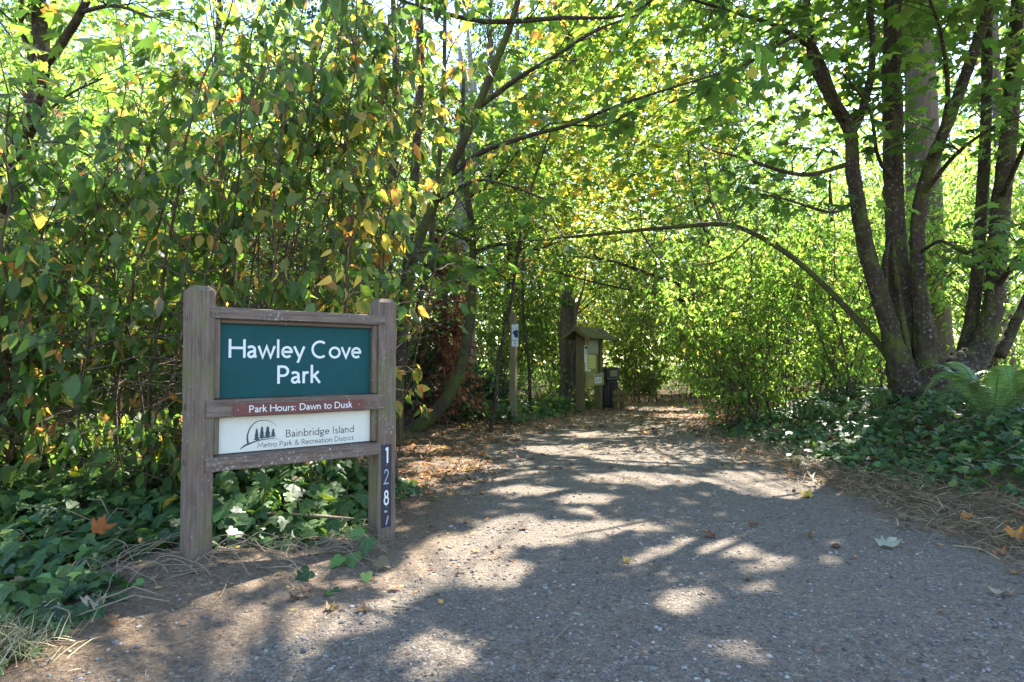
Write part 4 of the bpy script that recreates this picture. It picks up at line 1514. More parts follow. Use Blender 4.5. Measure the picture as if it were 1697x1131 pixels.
# tree at the edge above the shrubs
pa = np.array([-4.55, 5.4, gz(-4.55, 5.4)])
root = empty('forked_tree', pa, 0, 'dark forked tree leaning out of the shrubs above the fallen logs', 'tree')
b = MB(); L = Leaves(T_MAPLE)
gB = 600 + (CAM_H - pa[2]) / 5.4 * F
o, P, R = stem('trunk', [(-48, gB + 20, 5.4, 40), (-30, 560, 5.4, 33), (-12, 400, 5.4, 30), (20, 265, 5.4, 28), (50, 200, 5.3, 27), (70, 110, 5.2, 25), (66, 30, 5.2, 23), (60, -80, 5.1, 20), (50, -260, 5.0, 12)], 'bark', root, pa, 10, .06, 7)
o, P2, R2 = stem('limb', [(76, 105, 5.2, 16), (102, 72, 5.1, 15), (135, 20, 5.0, 13), (170, -60, 4.9, 10), (200, -160, 4.8, 6)], 'bark', root, pa, 8, .06, 6)
for c in [[(135, 20, 5.0, 8), (190, 10, 4.7, 6), (250, 30, 4.5, 3)], [(60, 100, 5.2, 9), (36, 50, 5.1, 8), (38, -20, 5.0, 6)], [(45, 215, 5.3, 6), (110, 160, 4.9, 4), (170, 130, 4.6, 3)], [(30, 250, 5.3, 5), (90, 235, 4.8, 4), (150, 260, 4.5, 3)]]:
    P3, R3 = limb(c, 6); b.tube(P3, R3, 6); side_sprays(b, L, r, P3, R3, 9, (.25, .8), (.10, .16), GREEN, 5, .25, .2)
b.build('branches', M['bark'], root, True, pa, 'stuff')
plant_leaves(L, pa, root, 'crown', M['maple'], 'maple_lit2', GREEN, 60, True, 14)

# ------------------------------------------------------------------ shrubs behind the sign
SH = [
    ('leafy green shrub hanging over the fallen logs', (-4.9, 5.5), 8, 3.0, 1.2, (.5, -.5), OSO, 1),
    ('tall drooping-leaved green shrub between the forked tree and the sign', (-3.9, 5.1), 8, 3.3, 1.0, (.6, -.3), OSO, 2),
    ('dense green shrub with scattered orange leaves just behind the first sign post', (-3.0, 5.4), 8, 4.5, 1.0, (.5, -.3), OSO, 3),
    ('upright shrub of brown stems growing straight behind the teal panel', (-2.25, 5.5), 8, 4.8, .9, (.5, -.2), OSO, 4),
    ('yellowing shrub with many golden leaves above the second sign post', (-1.6, 5.8), 8, 5.0, .8, (.5, -.3), OSO_Y, 5),
    ('airy shrub with bright yellow leaves arching from behind the sign over the path edge', (-2.0, 7.0), 7, 5.2, .8, (.9, -.8), OSO_Y, 6),
    ('shaded shrub deep behind the forked tree with small dark leaves', (-5.6, 7.0), 8, 4.2, 1.1, (.3, -.2), OSO, 7),
    ('bushy green shrub behind the dry ivy vines and the sign', (-3.6, 6.9), 8, 4.5, 1.1, (.3, -.2), OSO, 8),
]
for i, (lab, bs, n, H, sp, ln, pal, sd_) in enumerate(SH):
    shrub(lab, bs, n, H, sp, ln, pal, (.08, .165), 110 if i < 6 else 0, 100 + sd_, 54, 9, .45 if i == 5 else .22 if i == 4 else .03, 'shrubs behind the sign', key='oso_y' if pal is OSO_Y else 'oso', thin='lit', top_thin=.5 if i < 3 else .35, drp=1.7, upn=.15, low=1.15)

# shade bushes filling the floor behind the wall of shrubs
for i, (x, y, lab) in enumerate([(-6.4, 8.6, 'low dense bush behind the rotting log'), (-4.9, 8.8, 'dense dark bush under the pale sunlit tree'), (-3.6, 8.9, 'low bush deep behind the teal panel'), (-2.7, 9.6, 'dark bush behind the mossy maple base'), (-7.5, 10.5, 'dense bush far behind the forked tree')]):
    shrub(lab, (x, y), 12, 2.9, 1.3, (0, -.2), OSO, (.09, .14), 0, 250 + i, 40, 11, .02, 'shade bushes behind the shrubs', key='oso', tmpl=T_SM, thin=False)

# bright shrubs past the ivy bank
for i, (lab, bs, H, ln, sd_) in enumerate([
    ('bright lime green shrub overhanging the far end of the ivy bank', (4.4, 11.6), 3.2, (-.7, -.5), 1), ('sunlit yellow-green shrub beside the flared maple base', (5.7, 11.4), 3.6, (-.2, -.5), 2),
    ('tall sunlit shrub rising behind the arching vine maple stem', (4.6, 12.4), 4.2, (-.3, -.3), 3), ('pale leafy shrub at the bend of the path past the ivy', (4.9, 14.0), 4.0, (-.6, -.2), 4),
    ('light green shrub half hidden behind the maple stems', (6.9, 12.8), 4.0, (0, -.3), 5),
    ('high sunlit shrub filling the view above the bend of the path', (6.3, 15.2), 5.4, (-.5, -.2), 6), ('tall pale shrub standing behind the other sunlit shrubs', (8.2, 15.4), 5.2, (0, -.3), 7)]):
    shrub(lab, bs, 12, H, 1.6, ln, LIME_LIT, (.06, .125), 60 if i < 2 else 0, 200 + sd_, 34, 13, .05, 'sunlit shrubs past the ivy bank', key='lime', thin=False, mat='lime')

# thick brush that closes the view past the bend
for i, (x, y, lab) in enumerate([(5.2, 25.0, 'thick pale brush closing the path beyond the bend'), (8.0, 25.6, 'thick brush beyond the tall sunlit shrubs'), (2.4, 24.2, 'thick green brush beyond the litter bin'), (10.6, 21.0, 'thick brush deep behind the many-stemmed maple')]):
    shrub(lab, (x, y), 14, 3.0, 2.0, (0, -.3), FAR, (.12, .19), 0, 270 + i, 30, 11, .01, 'brush closing the view', key='lime', tmpl=T_SM, thin=False, mat='far_leaf', low=1.1)

# bare-stemmed hazels by the far bend
for i, (lab, bs, H, sd_) in enumerate([('many-stemmed hazel fanning up beyond the litter bin', (3.95, 19.3), 5.6, 1), ('loose hazel clump beyond the far bend of the path', (6.0, 21.6), 5.4, 2), ('hazel clump growing behind the kiosk roof', (1.2, 20.6), 5.4, 3),
                                       ('shady hazel between the broken trunk and the wave sign', (-.1, 18.4), 5.0, 4)]):
    shrub(lab, bs, 11, H, 2.0, (0, -.3), FAR if i < 2 else GREEN, (.09, .15), 0, 300 + sd_, 40, 11, .22, 'hazels beyond the kiosk', key='lime', thin=True, mat='far_leaf', tmpl=T_SM)

# dark evergreen bushes behind the curved trunk, and the browned conifer
for lab, px, py, H, sd_, tw in (('dark glossy evergreen bush behind the curved trunk', 722, 690, 1.7, 1, 26), ('low dark evergreen bush between the curved trunk and the sapling', 778, 690, 1.0, 2, 22), ('dark evergreen bush just behind the second sign post', 668, 700, 2.1, 3, 24)):
    p = gpt(px, py)
    shrub(lab, (p[0], p[1]), 10, H, .75, (0, -.2), [((.018, .055, .02), 5), ((.03, .08, .03), 3)], (.09, .14), 0, 400 + sd_, tw, 10, .08, 'evergreen bushes near the curved trunk', key='dark', mat='ivy', drp=.4)
pa = np.array([-1.36, 12.9, gz(-1.36, 12.9)])
root = empty('dead_conifer', pa, 0, 'browned dead conifer with rust red foliage behind the curved trunk', 'tree')
b = MB(); P = np.array([pa + np.array([0, 0, z]) for z in np.linspace(-.1, 3.9, 10)]); b.tube(P, np.linspace(.11, .03, 10), 8, .06); b.build('trunk', M['dead_wood'], root, True, pa)
b = MB(); L = Leaves(T_SM); r = np.random.default_rng(61)
for k in range(200):
    z = r.uniform(.3, 3.8); a = r.uniform(0, 6.28); l = r.uniform(.3, 1.0) * (1.15 - z / 5.5)
    q0 = pa + np.array([0, 0, z]); q1 = q0 + np.array([math.cos(a) * l, math.sin(a) * l, -.35 * l])
    twig_to(b, q0, q1, .012, .003, .05, r, 4, 3)
    n = 26
    t = r.uniform(.3, 1, n)[:, None]
    pp = q0 + (q1 - q0) * t + r.normal(size=(n, 3)) * .06
    L.add(pp, np.stack([r.normal(size=n) * .4 + math.cos(a) * .4, r.normal(size=n) * .4 + math.sin(a) * .4, -r.uniform(.3, 1.2, n)], 1), r.normal(size=(n, 3)), r.uniform(.06, .14, n), palette(r, n, [((.30, .10, .04), 4), ((.20, .07, .035), 4), ((.38, .16, .07), 2)]))
b.build('branches', M['dead_wood'], root, False, pa, 'stuff')
plant_leaves(L, pa, root, 'crown', M['dry_leaf'], 'dry', DRYC, 0, True, 15)

# broken trunk left of the kiosk
pa = at(942, 668, 17.2); pa[2] = gz(pa[0], pa[1])
root = empty('broken_trunk', pa, 0, 'broken dark furrowed trunk with torn top behind the kiosk', 'tree trunk')
o, P, R = stem('trunk', [(944, 690, 17.2, 35.7), (943, 660, 17.2, 28.9), (938, 610, 17.2, 22.9), (937, 560, 17.2, 21.2), (942, 520, 17.2, 22.9), (940, 496, 17.2, 18.7), (935, 484, 17.2, 7.6)], 'dead_wood', root, pa, 18, .3, 10, 2)
stem('split_slab', [(958, 670, 17.0, 10.2), (950, 610, 16.98, 9.3), (953, 560, 16.98, 8.5), (952, 520, 17.0, 6.8), (956, 500, 17.0, 2.5)], 'dead_wood', root, pa, 8, .2, 6, 4)
stem('side_branch', [(951, 530, 17.1, 6.8), (960, 500, 17.1, 6.0), (968, 470, 17.2, 4.2), (972, 440, 17.2, 2.5)], 'dead_wood', root, pa, 6, .1, 6, 5)

# pale snag
pa = at(772, 640, 15.0); pa[2] = gz(pa[0], pa[1])
root = empty('pale_snag', pa, 0, 'pale grey broken snag with two prongs behind the yellow leaves', 'tree trunk')
o, P, R = stem('trunk', [(768, 700, 15, 44), (770, 560, 15, 36), (768, 430, 15, 33), (770, 320, 15, 31), (772, 240, 15, 27), (770, 150, 15, 18), (762, 80, 15, 5)], 'bark_grey', root, pa, 12, .14, 7, 1)
stem('prong', [(778, 300, 14.9, 16), (788, 220, 14.9, 15), (784, 140, 14.9, 12), (776, 60, 14.9, 6), (774, 10, 14.9, 3)], 'bark_grey', root, pa, 9, .12, 6, 2)

# ------------------------------------------------------------------ firs and forest behind
def fir(label, px, Y, w, h, seed, z0=6, green=True, lean=0.0):
    x = (px - 848.5) / F * Y
    return forest_tree(label, x, Y, h, 2.6, [((.018, .045, .022), 5), ((.03, .06, .028), 3)], 105 if green else 16, 46, (.14, .26), seed, z0, w / 2 * Y / F, 'bark_fir', None, 'far_leaf', .5, 'fir_tree', 'tall firs in the woodland', (lean, 0), thin=True, flat=.25, spire=True)


fir('massive fir trunk with furrowed tan bark behind the many-stemmed maple', 1545, 17.5, 66, 18, 501, 11, True, -.4)
fir('slim dark fir trunk standing among the golden leaves', 941, 27, 14, 20, 502, 12, True)
fir('thin pale fir trunk far behind the wave sign post', 857, 30, 14, 20, 503, 11, False)
fir('straight fir trunk with drooping dark boughs past the arching vine maple', 1203, 26, 18, 17, 504, 6.5, True)
fir('far fir trunk showing beyond the leaning maple branches', 815, 36, 14, 24, 505, 13, True)
fir('fir with dark hanging boughs high above the yellowing shrubs', 560, 24, 20, 17, 506, 8, True)
fir('fir with dark hanging boughs above the forked tree', 455, 28, 20, 19, 507, 9, True)
fir('fir trunk glimpsed between the maple stems and the fern', 1668, 22, 22, 18, 508, 10, False)

FT = [
    (-7.2, 9.5, 7.5, 2.3, LIME_LIT, 'lime green maple behind the forked tree'), (-4.6, 10.5, 8.0, 2.4, FAR, 'pale sunlit tree standing behind the green shrubs'), (-2.6, 12.3, 7.5, 2.0, GREEN, 'mid green tree behind the upright brown stems'),
    (-9.5, 13, 9, 2.8, FAR, 'bright tree far behind the fallen logs'), (-6, 15.5, 9, 2.6, LIME_LIT, 'sunlit lime tree deep behind the shrubs'), (-3.2, 17.5, 9.5, 2.6, YELLOW, 'golden tree deep behind the sign'),
    (-.4, 21.5, 8.5, 2.4, FAR, 'pale maple behind the wave sign post'), (2.2, 24, 9, 2.6, YELLOW, 'yellow and orange maple above the kiosk'), (4.6, 26, 8.0, 2.8, FAR, 'pale green tree above the far bend'),
    (7.2, 23.5, 6.4, 2.6, FAR, 'light green tree behind the bright shrubs'), (9.0, 18.5, 6.2, 2.4, LIME_LIT, 'lime tree seen between the maple stems'), (11.5, 15.5, 6.0, 2.4, LIME_LIT, 'bright green tree behind the low maple limb'),
    (12.5, 22, 8.0, 3.0, FAR, 'pale tree behind the massive fir'), (-11, 20, 10, 3, FAR, 'hazy green tree far behind the shrubs'), (-6, 26, 10, 3, FAR, 'far pale tree beyond the golden one'),
    (0.5, 33, 11, 3.2, FAR, 'far sunlit tree closing the view past the kiosk'), (6.5, 34, 10, 3.4, LIME_LIT, 'far lime tree closing the bend'), (13, 32, 11, 3.6, FAR, 'far tree beyond the bright shrubs'),
    (19, 27, 10, 3.5, FAR, 'far tree beyond the fern bank'), (-15, 30, 12, 4, FAR, 'tall far tree beyond the forked tree'), (-4, 38, 12, 4, FAR, 'tall far tree beyond the snag'),
]
for i, (x, y, h, cr, pal, lab) in enumerate(FT):
    near = y < 13
    forest_tree(lab, x, y, h, cr, pal, 95 if y < 20 else 120, 60, (.09, .14) if near else (.13, .20), 600 + i, .9, .10 if near else .14, 'bark', T_SM, 'far_leaf', .55 if near else .75, 'broadleaf_tree', 'woodland trees behind', ((-.3 if i % 2 else .3), 0), thin=True)

# undergrowth: a mass of leaves nobody could count
r = np.random.default_rng(71)
L = Leaves(T_SM)
n = 50000
Y = r.uniform(13, 45, n) ** 1.0
X = r.uniform(-.95, .95, n) * Y * .95
lft, rgt = path_edges(Y)
ok = ((X < lft - .5) | (X > rgt + .6) | (Y > 24))
dens = fbm(X, Y, .35, 3, 20) + .5
top = (.25 + 2.6 * np.clip(dens - .15, 0, 1)) * sstep(12.5, 17, Y)
Z = height(X, Y) + top * r.uniform(0, 1, n) ** .8
k = ok & (top > .1)
X, Y, Z = X[k], Y[k], Z[k]
n = len(X)
dd = r.normal(size=(n, 3)); dd[:, 2] -= .5
nn = r.normal(size=(n, 3)) * .7 + np.array([0, 0, .8])
L.add(np.stack([X, Y, Z], 1), dd, nn, r.uniform(.08, .17, n), palette(r, n, FAR + [((.04, .09, .02), 4)]))
und = empty('undergrowth', (0, 25, 0), 0, 'mass of sunlit woodland undergrowth filling the forest floor behind', 'undergrowth', None, 'stuff')
plant_leaves(L, (0, 25, 0), und, 'leaves', M['far_leaf'], 'far', FAR, 0, False, 16)
# far wood
L = Leaves(T_SM)
n = 64000
A = r.uniform(-.95, .95, n); Y = r.uniform(46, 70, n); X = A * Y
top = 19 + 30 * (fbm(X, Y, .10, 3, 30) + .22)
Z = top * r.uniform(0, 1, n)
L.add(np.stack([X, Y, Z], 1), r.normal(size=(n, 3)), r.normal(size=(n, 3)) + np.array([0, 0, .6]), r.uniform(.5, .95, n), palette(r, n, FAR + [((.05, .09, .025), 2)]))
fw = empty('far_woodland', (0, 58, 0), 0, 'far sunlit wood seen only as a leafy mass through the gaps', 'woodland', None, 'stuff')
plant_leaves(L, (0, 58, 0), fw, 'leaves', M['far_leaf'], 'far', FAR, 0, False, 17)

# ------------------------------------------------------------------ fallen logs
for lab, c in (('mossy fallen log lying under the shrubs above the ivy', [(-120, 712, 6.6, 40), (40, 720, 6.5, 38), (120, 727, 6.45, 34), (165, 736, 6.4, 30)]),
               ('dark rotting log lying behind the mossy log', [(-140, 668, 7.6, 36), (60, 680, 7.5, 34), (200, 694, 7.4, 30), (270, 704, 7.3, 24)]),
               ('pale mossy log end showing at the foot of the curved trunk', [(640, 720, 12.4, 18), (690, 690, 12.6, 16), (740, 672, 12.8, 12), (770, 662, 12.9, 8)])):
    P, R = limb(c, 6)
    p = np.array([P[:, 0].mean(), P[:, 1].mean(), gz(P[:, 0].mean(), P[:, 1].mean())])
    b = MB(); b.tube(P, R, 12, .08)
    o = b.build('fallen_log', M['dead_wood'], None, True, p, loc=p)
    tag(o, lab, 'log')

# ------------------------------------------------------------------ ivy
def ivy_patch(name, label, pts_ok, box, n, hmax, size, n_obj, seed, big=None):
    r = np.random.default_rng(seed)
    X = r.uniform(box[0], box[1], n); Y = r.uniform(box[2], box[3], n)
    e = pts_ok(X, Y)
    k = e > 0
    X, Y, e = X[k], Y[k], e[k]
    n = len(X)
    lump = np.clip(.6 + 2.0 * fbm(X, Y, 1.6, 3, seed), .1, 1.5)
    hmax = hmax * np.where((X > -2.4) & (X < 0) & (Y > 3.9), 1.7, 1.0)
    Z = height(X, Y) + .015 + hmax * np.minimum(1, e / .45) * lump * r.uniform(.25, 1, n)
    a = r.uniform(0, 6.283, n)
    d = np.stack([np.cos(a), np.sin(a) - .35, -r.uniform(.0, .8, n)], 1)
    nn = np.stack([r.normal(size=n) * .45, r.normal(size=n) * .45 - .30, np.ones(n)], 1)
    s = r.uniform(*size, n) * (r.uniform(.6, 1.15, n))
    L = Leaves(T_IVY)
    L.add(np.stack([X, Y, Z], 1), d, nn, s, palette(r, n, IVYC))
    rl = (float(X.mean()), float(Y.mean()), 0)
    root = empty(name, rl, 0, label, 'ivy', None, 'stuff')
    plant_leaves(L, rl, root, 'ivy_leaves', M['ivy'], 'ivy', IVYC, n_obj, False, seed)
    b = MB()
    for _ in range(330):
        i = int(r.integers(n)); p = np.array([X[i], Y[i], Z[i]]); q = p + np.array([r.normal() * .25, r.normal() * .25, 0]); q[2] = gz(q[0], q[1]) + .02
        twig_to(b, p, q, .004, .004, .03, r, 4, 4)
    o = b.build('runners', M['vine'], root, False, rl, 'stuff')
    return root


def left_ok(x, y):
    n = fbm(x, y, 1.8, 3, 40) * .35
    line = 3.669 + (x + 1.831) * .858 + .34         # back of the sign
    left = np.where(y < 3.45, -2.02 - x, np.where(y < 4.3, -2.42 - x, -2.2 - x)) + n
    back = np.minimum(np.minimum(y - line, -1.0 - x), 6.4 - y) + n
    e = np.maximum(np.where(y < 8.0, left, -1), back)
    return e


def right_ok(x, y):
    n = fbm(x, y, 1.5, 3, 41) * .5
    r0 = np.interp(y, PATH_Y, PATH_R) + np.interp(y, [2, 4.8, 6.5, 7.3, 10, 12], [.9, .9, .75, .35, .15, .1])
    return x - r0 + n


ivy_patch('ivy_patch', 'glossy dark ivy spilling round the wooden sign posts', left_ok, (-6.5, -.9, 2.5, 8.0), 13000, .26, (.09, .17), 280, 801)
ivy_patch('ivy_patch', 'dark ivy covering the bank under the many-stemmed maple', right_ok, (2.8, 9.0, 2.9, 12.5), 15500, .20, (.075, .135), 280, 802)
ivy_patch('ivy_patch', 'low dark ivy on the floor between the curved trunk and the kiosk', lambda x, y: np.minimum(np.interp(y, PATH_Y, PATH_L) - .35 - x, x + 3.2) + fbm(x, y, 1.5, 3, 42) * .5, (-3.2, 2.5, 12.6, 19), 5400, .30, (.10, .16), 0, 803)

# trailing ivy sprig in front of the second post
r = np.random.default_rng(81)
b = MB(); L = Leaves(T_IVY)
c0 = gpt(560, 930)
rl = c0
root = empty('ivy_sprig', rl, 0, 'trailing ivy sprig on bare dirt in front of the numbered post', 'ivy')
for (px, py, s, hz) in ((510, 955, .10, .05), (545, 975, .06, .01), (565, 935, .10, .06), (612, 915, .13, .12), (585, 905, .11, .12), (605, 955, .08, .04), (545, 890, .10, .12), (505, 890, .09, .08), (480, 905, .10, .06), (460, 895, .09, .05), (622, 940, .09, .06), (595, 930, .10, .07), (520, 875, .10, .14), (605, 850, .11, .18), (530, 905, .08, .05)):
    g = gpt(px, py + 6)
    p = g + np.array([r.normal() * .02, r.normal() * .02, hz])
    L.add(p, np.array([r.normal(), -.6, -.5]), np.array([r.normal() * .3, -.5, 1]), s * 1.15, palette(r, 1, IVYC + [((.05, .12, .03), 6)]))
    b = MB(); twig_to(b, g - np.array([0, 0, .01]), p, .003, .002, .01, r, 4, 4); b.build('petiole', M['vine'], root, True, rl)
P = np.array([gpt(x, y) + np.array([0, 0, .015]) for x, y in ((450, 900), (490, 908), (540, 915), (580, 922), (620, 935))])
b = MB(); b.tube(P, np.full(len(P), .0045), 5)
b.build('runner', M['vine'], root, True, rl)
L.cat()
mv = leaf_variants('ivy', T_IVY, M['ivy'], IVYC)
for i in range(len(L.P)):
    q = obj('leaf', mv[int(r.integers(len(mv)))], root)
    s = float(L.S[i]); X, Y_, N = L.X[i] * s, L.Yd[i] * s, L.N[i] * s
    q.matrix_local = Matrix(((X[0], Y_[0], N[0], L.P[i][0] - rl[0]), (X[1], Y_[1], N[1], L.P[i][1] - rl[1]), (X[2], Y_[2], N[2], L.P[i][2] - rl[2]), (0, 0, 0, 1)))

# ------------------------------------------------------------------ ferns
def fern(label, x, y, n_fr, ln, seed, face=0.0):
    r = np.random.default_rng(seed)
    rl = np.array([x, y, gz(x, y)])
    root = empty('sword_fern', rl, 0, label, 'fern')
    for k in range(n_fr):
        a = 2 * math.pi * k / n_fr + r.normal() * .2
        l = ln * r.uniform(.75, 1.1)
        t = np.linspace(0, 1, 20)
        out = np.array([math.cos(a), math.sin(a)])
        rise = r.uniform(.75, 1.15)
        hor = l * (.85 * t)
        zz = l * (rise * np.sin(t * 2.0) * .85 - .42 * t ** 2.2)
        P = np.stack([x + out[0] * hor, y + out[1] * hor, rl[2] + zz], 1) + np.cumsum(r.normal(size=(20, 3)) * .003, 0)
        tan = unit(np.gradient(P, axis=0))
        side = unit(np.cross(tan, [0, 0, 1]))
        up = np.cross(side, tan)
        m = 46
        tt = np.linspace(.12, .995, m)
        idx = np.minimum((tt * 19).astype(int), 18)
        pp = P[idx] + (P[idx + 1] - P[idx]) * (tt * 19 - idx)[:, None]
        wl = l * .145 * np.sin(np.clip(tt * 1.02, 0, 1) ** .75 * math.pi * .93 + .18) + .008
        L = Leaves((np.array([[0, 0, 0], [.13, .14, .02], [0, 1, -.12], [-.13, .14, .02]], float), np.array([[0, 1, 2], [0, 2, 3]])))
        base = palette(r, 1, [((.085, .18, .05), 3), ((.12, .23, .06), 3)])
        for s in (-1, 1):
            d = side[idx] * s + tan[idx] * .25 - up[idx] * .12 + r.normal(size=(m, 3)) * .04
            L.add(pp, d, up[idx] + r.normal(size=(m, 3)) * .1, wl, base * r.uniform(.85, 1.15, (m, 1)))
        L.cat()
        o = obj('frond', L.mesh('frond', M['fern'], rl), root)
        o['kind'] = 'stuff'
        b = MB(); b.tube(P, np.linspace(.005, .0015, 20), 4, cap=False); b.build('rachis', M['fern_stem'], o, False, rl)
    return root


M['fern_stem'] = paint('fern_stem', (.10, .12, .04), .6, .2)
p = np.array([5.55, 7.3])
fern('large sword fern arching over the ivy beside the flared maple base', 5.25, 7.1, 13, 1.0, 901)
fern('smaller sword fern tucked behind the large fern', 6.5, 8.2, 12, .8, 902)
for lab, px, py, l, s in (('small fern growing at the foot of the bright shrubs', 1385, 668, .55, 903), ('small dark fern close against the flared maple base', 1460, 664, .5, 904)):
    p = at(px, py, 9.6)
    fern(lab, p[0], p[1], 11, l, s)

# ------------------------------------------------------------------ gravel, litter, dry grass
def stones(n, box, smin, smax, seed, weight):
    r = np.random.default_rng(seed)
    ph = (1 + 5 ** .5) / 2
    tv = np.array([[-1, ph, 0], [1, ph, 0], [-1, -ph, 0], [1, -ph, 0], [0, -1, ph], [0, 1, ph], [0, -1, -ph], [0, 1, -ph], [ph, 0, -1], [ph, 0, 1], [-ph, 0, -1], [-ph, 0, 1]], float) / 1.9
    tf = np.array([[0, 11, 5], [0, 5, 1], [0, 1, 7], [0, 7, 10], [0, 10, 11], [1, 5, 9], [5, 11, 4], [11, 10, 2], [10, 7, 6], [7, 1, 8], [3, 9, 4], [3, 4, 2], [3, 2, 6], [3, 6, 8], [3, 8, 9], [4, 9, 5], [2, 4, 11], [6, 2, 10], [8, 6, 7], [9, 8, 1]])
    X = r.uniform(box[0], box[1], n * 3); Y = box[2] + (box[3] - box[2]) * r.uniform(0, 1, n * 3) ** weight
    k = (np.abs(X) < Y * .85 + .2) & ((pathness(X, Y) > .25) | (r.random(n * 3) < .25))
    X, Y = X[k][:n], Y[k][:n]
    n = len(X)
    s = smin * (1 - r.random(n)) ** -.55
    s = np.minimum(s, smax * r.uniform(.5, 1, n))
    tvn = np.repeat(tv[None], n, 0) * (1 + r.normal(size=(n, 12, 1)) * .16)
    a = r.uniform(0, 6.28, n)
    sc = np.stack([r.uniform(.8, 1.5, n), r.uniform(.7, 1.1, n), r.uniform(.4, .8, n)], 1)
    v = tvn * (sc * s[:, None])[:, None, :]
    c, si = np.cos(a)[:, None], np.sin(a)[:, None]
    V = np.stack([v[..., 0] * c - v[..., 1] * si + X[:, None], v[..., 0] * si + v[..., 1] * c + Y[:, None], v[..., 2] + (height(X, Y) + s * .18)[:, None]], -1)
    col = palette(r, n, [((.15, .137, .128), 5), ((.085, .078, .074), 3.5), ((.24, .215, .19), 4), ((.29, .265, .235), .4), ((.17, .115, .08), 2.5)])
    return V, tf, col, s, X, Y


V, tf, col, s, X, Y = stones(14500, (-4.5, 4.5, 2.15, 10), .0034, .015, 1001, 2.3)
n = len(V)
gr = obj('gravel', raw_mesh('gravel', V.reshape(-1, 3), (tf[None] + (np.arange(n) * 12)[:, None, None]).reshape(-1, 3), M['stone'], False, np.repeat(col, 12, 0)))
tag(gr, 'loose grey gravel and grit scattered over the path', 'gravel', None, 'stuff')
V, tf, col, s, X, Y = stones(60, (-2.6, 2.6, 2.3, 5.2), .011, .022, 1002, 1.2)
for i in range(len(V)):
    c = np.array([X[i], Y[i], gz(X[i], Y[i])])
    obj('pebble', raw_mesh('pebble', V[i] - c, tf, M['stone'], True, np.repeat(col[i:i + 1], 12, 0)), gr, c)

T_BLADE = (np.array([[-.02, 0, 0], [.02, 0, 0], [-.018, .35, .05], [.018, .35, .05], [-.012, .7, .06], [.012, .7, .06], [0, 1, 0]], float), np.array([[0, 1, 3], [0, 3, 2], [2, 3, 5], [2, 5, 4], [4, 5, 6]]))


def ground_scatter(name, label, cat, tmpl, mat, X, Y, size, stops, seed, lift=.006, tilt=.25, updir=.0, key='dry', n_obj=0):
    r = np.random.default_rng(seed)
    n = len(X)
    a = r.uniform(0, 6.28, n)
    d = np.stack([np.cos(a), np.sin(a), np.abs(r.normal(size=n)) * updir], 1)
    nn = np.stack([r.normal(size=n) * tilt, r.normal(size=n) * tilt, np.ones(n)], 1)
    L = Leaves(tmpl)
    L.add(np.stack([X, Y, height(X, Y) + lift + r.uniform(0, lift * 2, n)], 1), d, nn, r.uniform(*size, n), palette(r, n, stops))
    c = (float(X.mean()), float(Y.mean()), 0)
    root = empty(name, c, 0, label, cat, None, 'stuff')
    plant_leaves(L, c, root, 'pieces', M[mat], key, stops, n_obj, False, seed, 'dry_leaf')
    return root


r = np.random.default_rng(1100)
# dead leaves along both sides and under the trees
n = 30000
Y = r.uniform(3, 24, n); X = r.uniform(-5, 9, n)
lft, rgt = path_edges(Y)
o_ = np.maximum(lft - X, X - rgt)
w = np.where(o_ < 0, .07 + .45 * sstep(9, 15, Y) + .25 * (o_ > -.5), np.where(o_ < 2.2, .9, .35))
w = np.where((X < 0) & (Y < 5.5) & (X > -2.6), .10, w)
w = np.where((X > 0) & (Y < 7), w * .3, w)
w = np.where((o_ < -.2) & (Y < 8), .012, w)
k = r.random(n) < w * np.clip(.55 + 2.2 * fbm(X, Y, .9, 3, 55), 0.05, 1.3)
ground_scatter('leaf_litter', 'brown and orange fallen leaves along the sides of the path', 'leaf litter', T_CURL, 'dry_leaf', X[k], Y[k], (.035, .085), DRYC, 1101, .008, .4, n_obj=120)
k = r.random(n) < np.where(o_ < -.4, .10, .75) * np.clip(.5 + 2.4 * fbm(X, Y, 1.3, 3, 57), 0.02, 1.3) * np.where((X > 0) & (o_ > .5), .3, 1)
ground_scatter('leaf_crumbs', 'small broken crumbs of dead leaf strewn along the path edges', 'leaf litter', T_SM, 'dry_leaf', X[k], Y[k], (.018, .05), DRYC, 1105, .006, .5)
ny_ = 14000
Y2 = r.uniform(6.5, 21, ny_); X2 = r.uniform(-3.5, 6, ny_)
l2, r2 = path_edges(Y2)
o2 = np.maximum(l2 - X2, X2 - r2)
k = r.random(ny_) < np.where(o2 > -.3, .95, .15 + .55 * sstep(10, 15, Y2)) * np.clip(.6 + 2 * fbm(X2, Y2, .8, 3, 58), .05, 1.2)
ground_scatter('leaf_litter', 'drift of small orange brown leaves under the trees round the kiosk', 'leaf litter', T_SM, 'dry_leaf', X2[k], Y2[k], (.05, .10), DRYC + [((.45, .20, .06), 3)], 1106, .008, .5)
# straw along the ivy edge
n = 8500
Y = 2.6 + 7.6 * r.uniform(0, 1, n) ** 1.2
off = r.normal(size=n) * .26 + .42
X = np.interp(Y, PATH_Y, PATH_R) + off + fbm(Y, Y * 0, .8, 2, 3) * .5
k = np.abs(off - .4) < .85
ground_scatter('dry_grass', 'strip of dry straw grass between the path and the ivy bank', 'grass', T_BLADE, 'straw', X[k], Y[k], (.07, .22), [((.28, .20, .10), 5), ((.19, .125, .065), 5), ((.40, .32, .18), 1.5), ((.15, .12, .05), 1)], 1102, .010, .6, .22)
n = 1500
X = -2.25 + r.normal(size=n) * .14; Y = 2.72 + r.normal(size=n) * .10
ground_scatter('dry_grass', 'pale tuft of dry grass below the spilling ivy', 'grass', T_BLADE, 'straw', X, Y, (.06, .16), [((.42, .36, .18), 5), ((.30, .26, .12), 3)], 1103, .01, .6, .7)
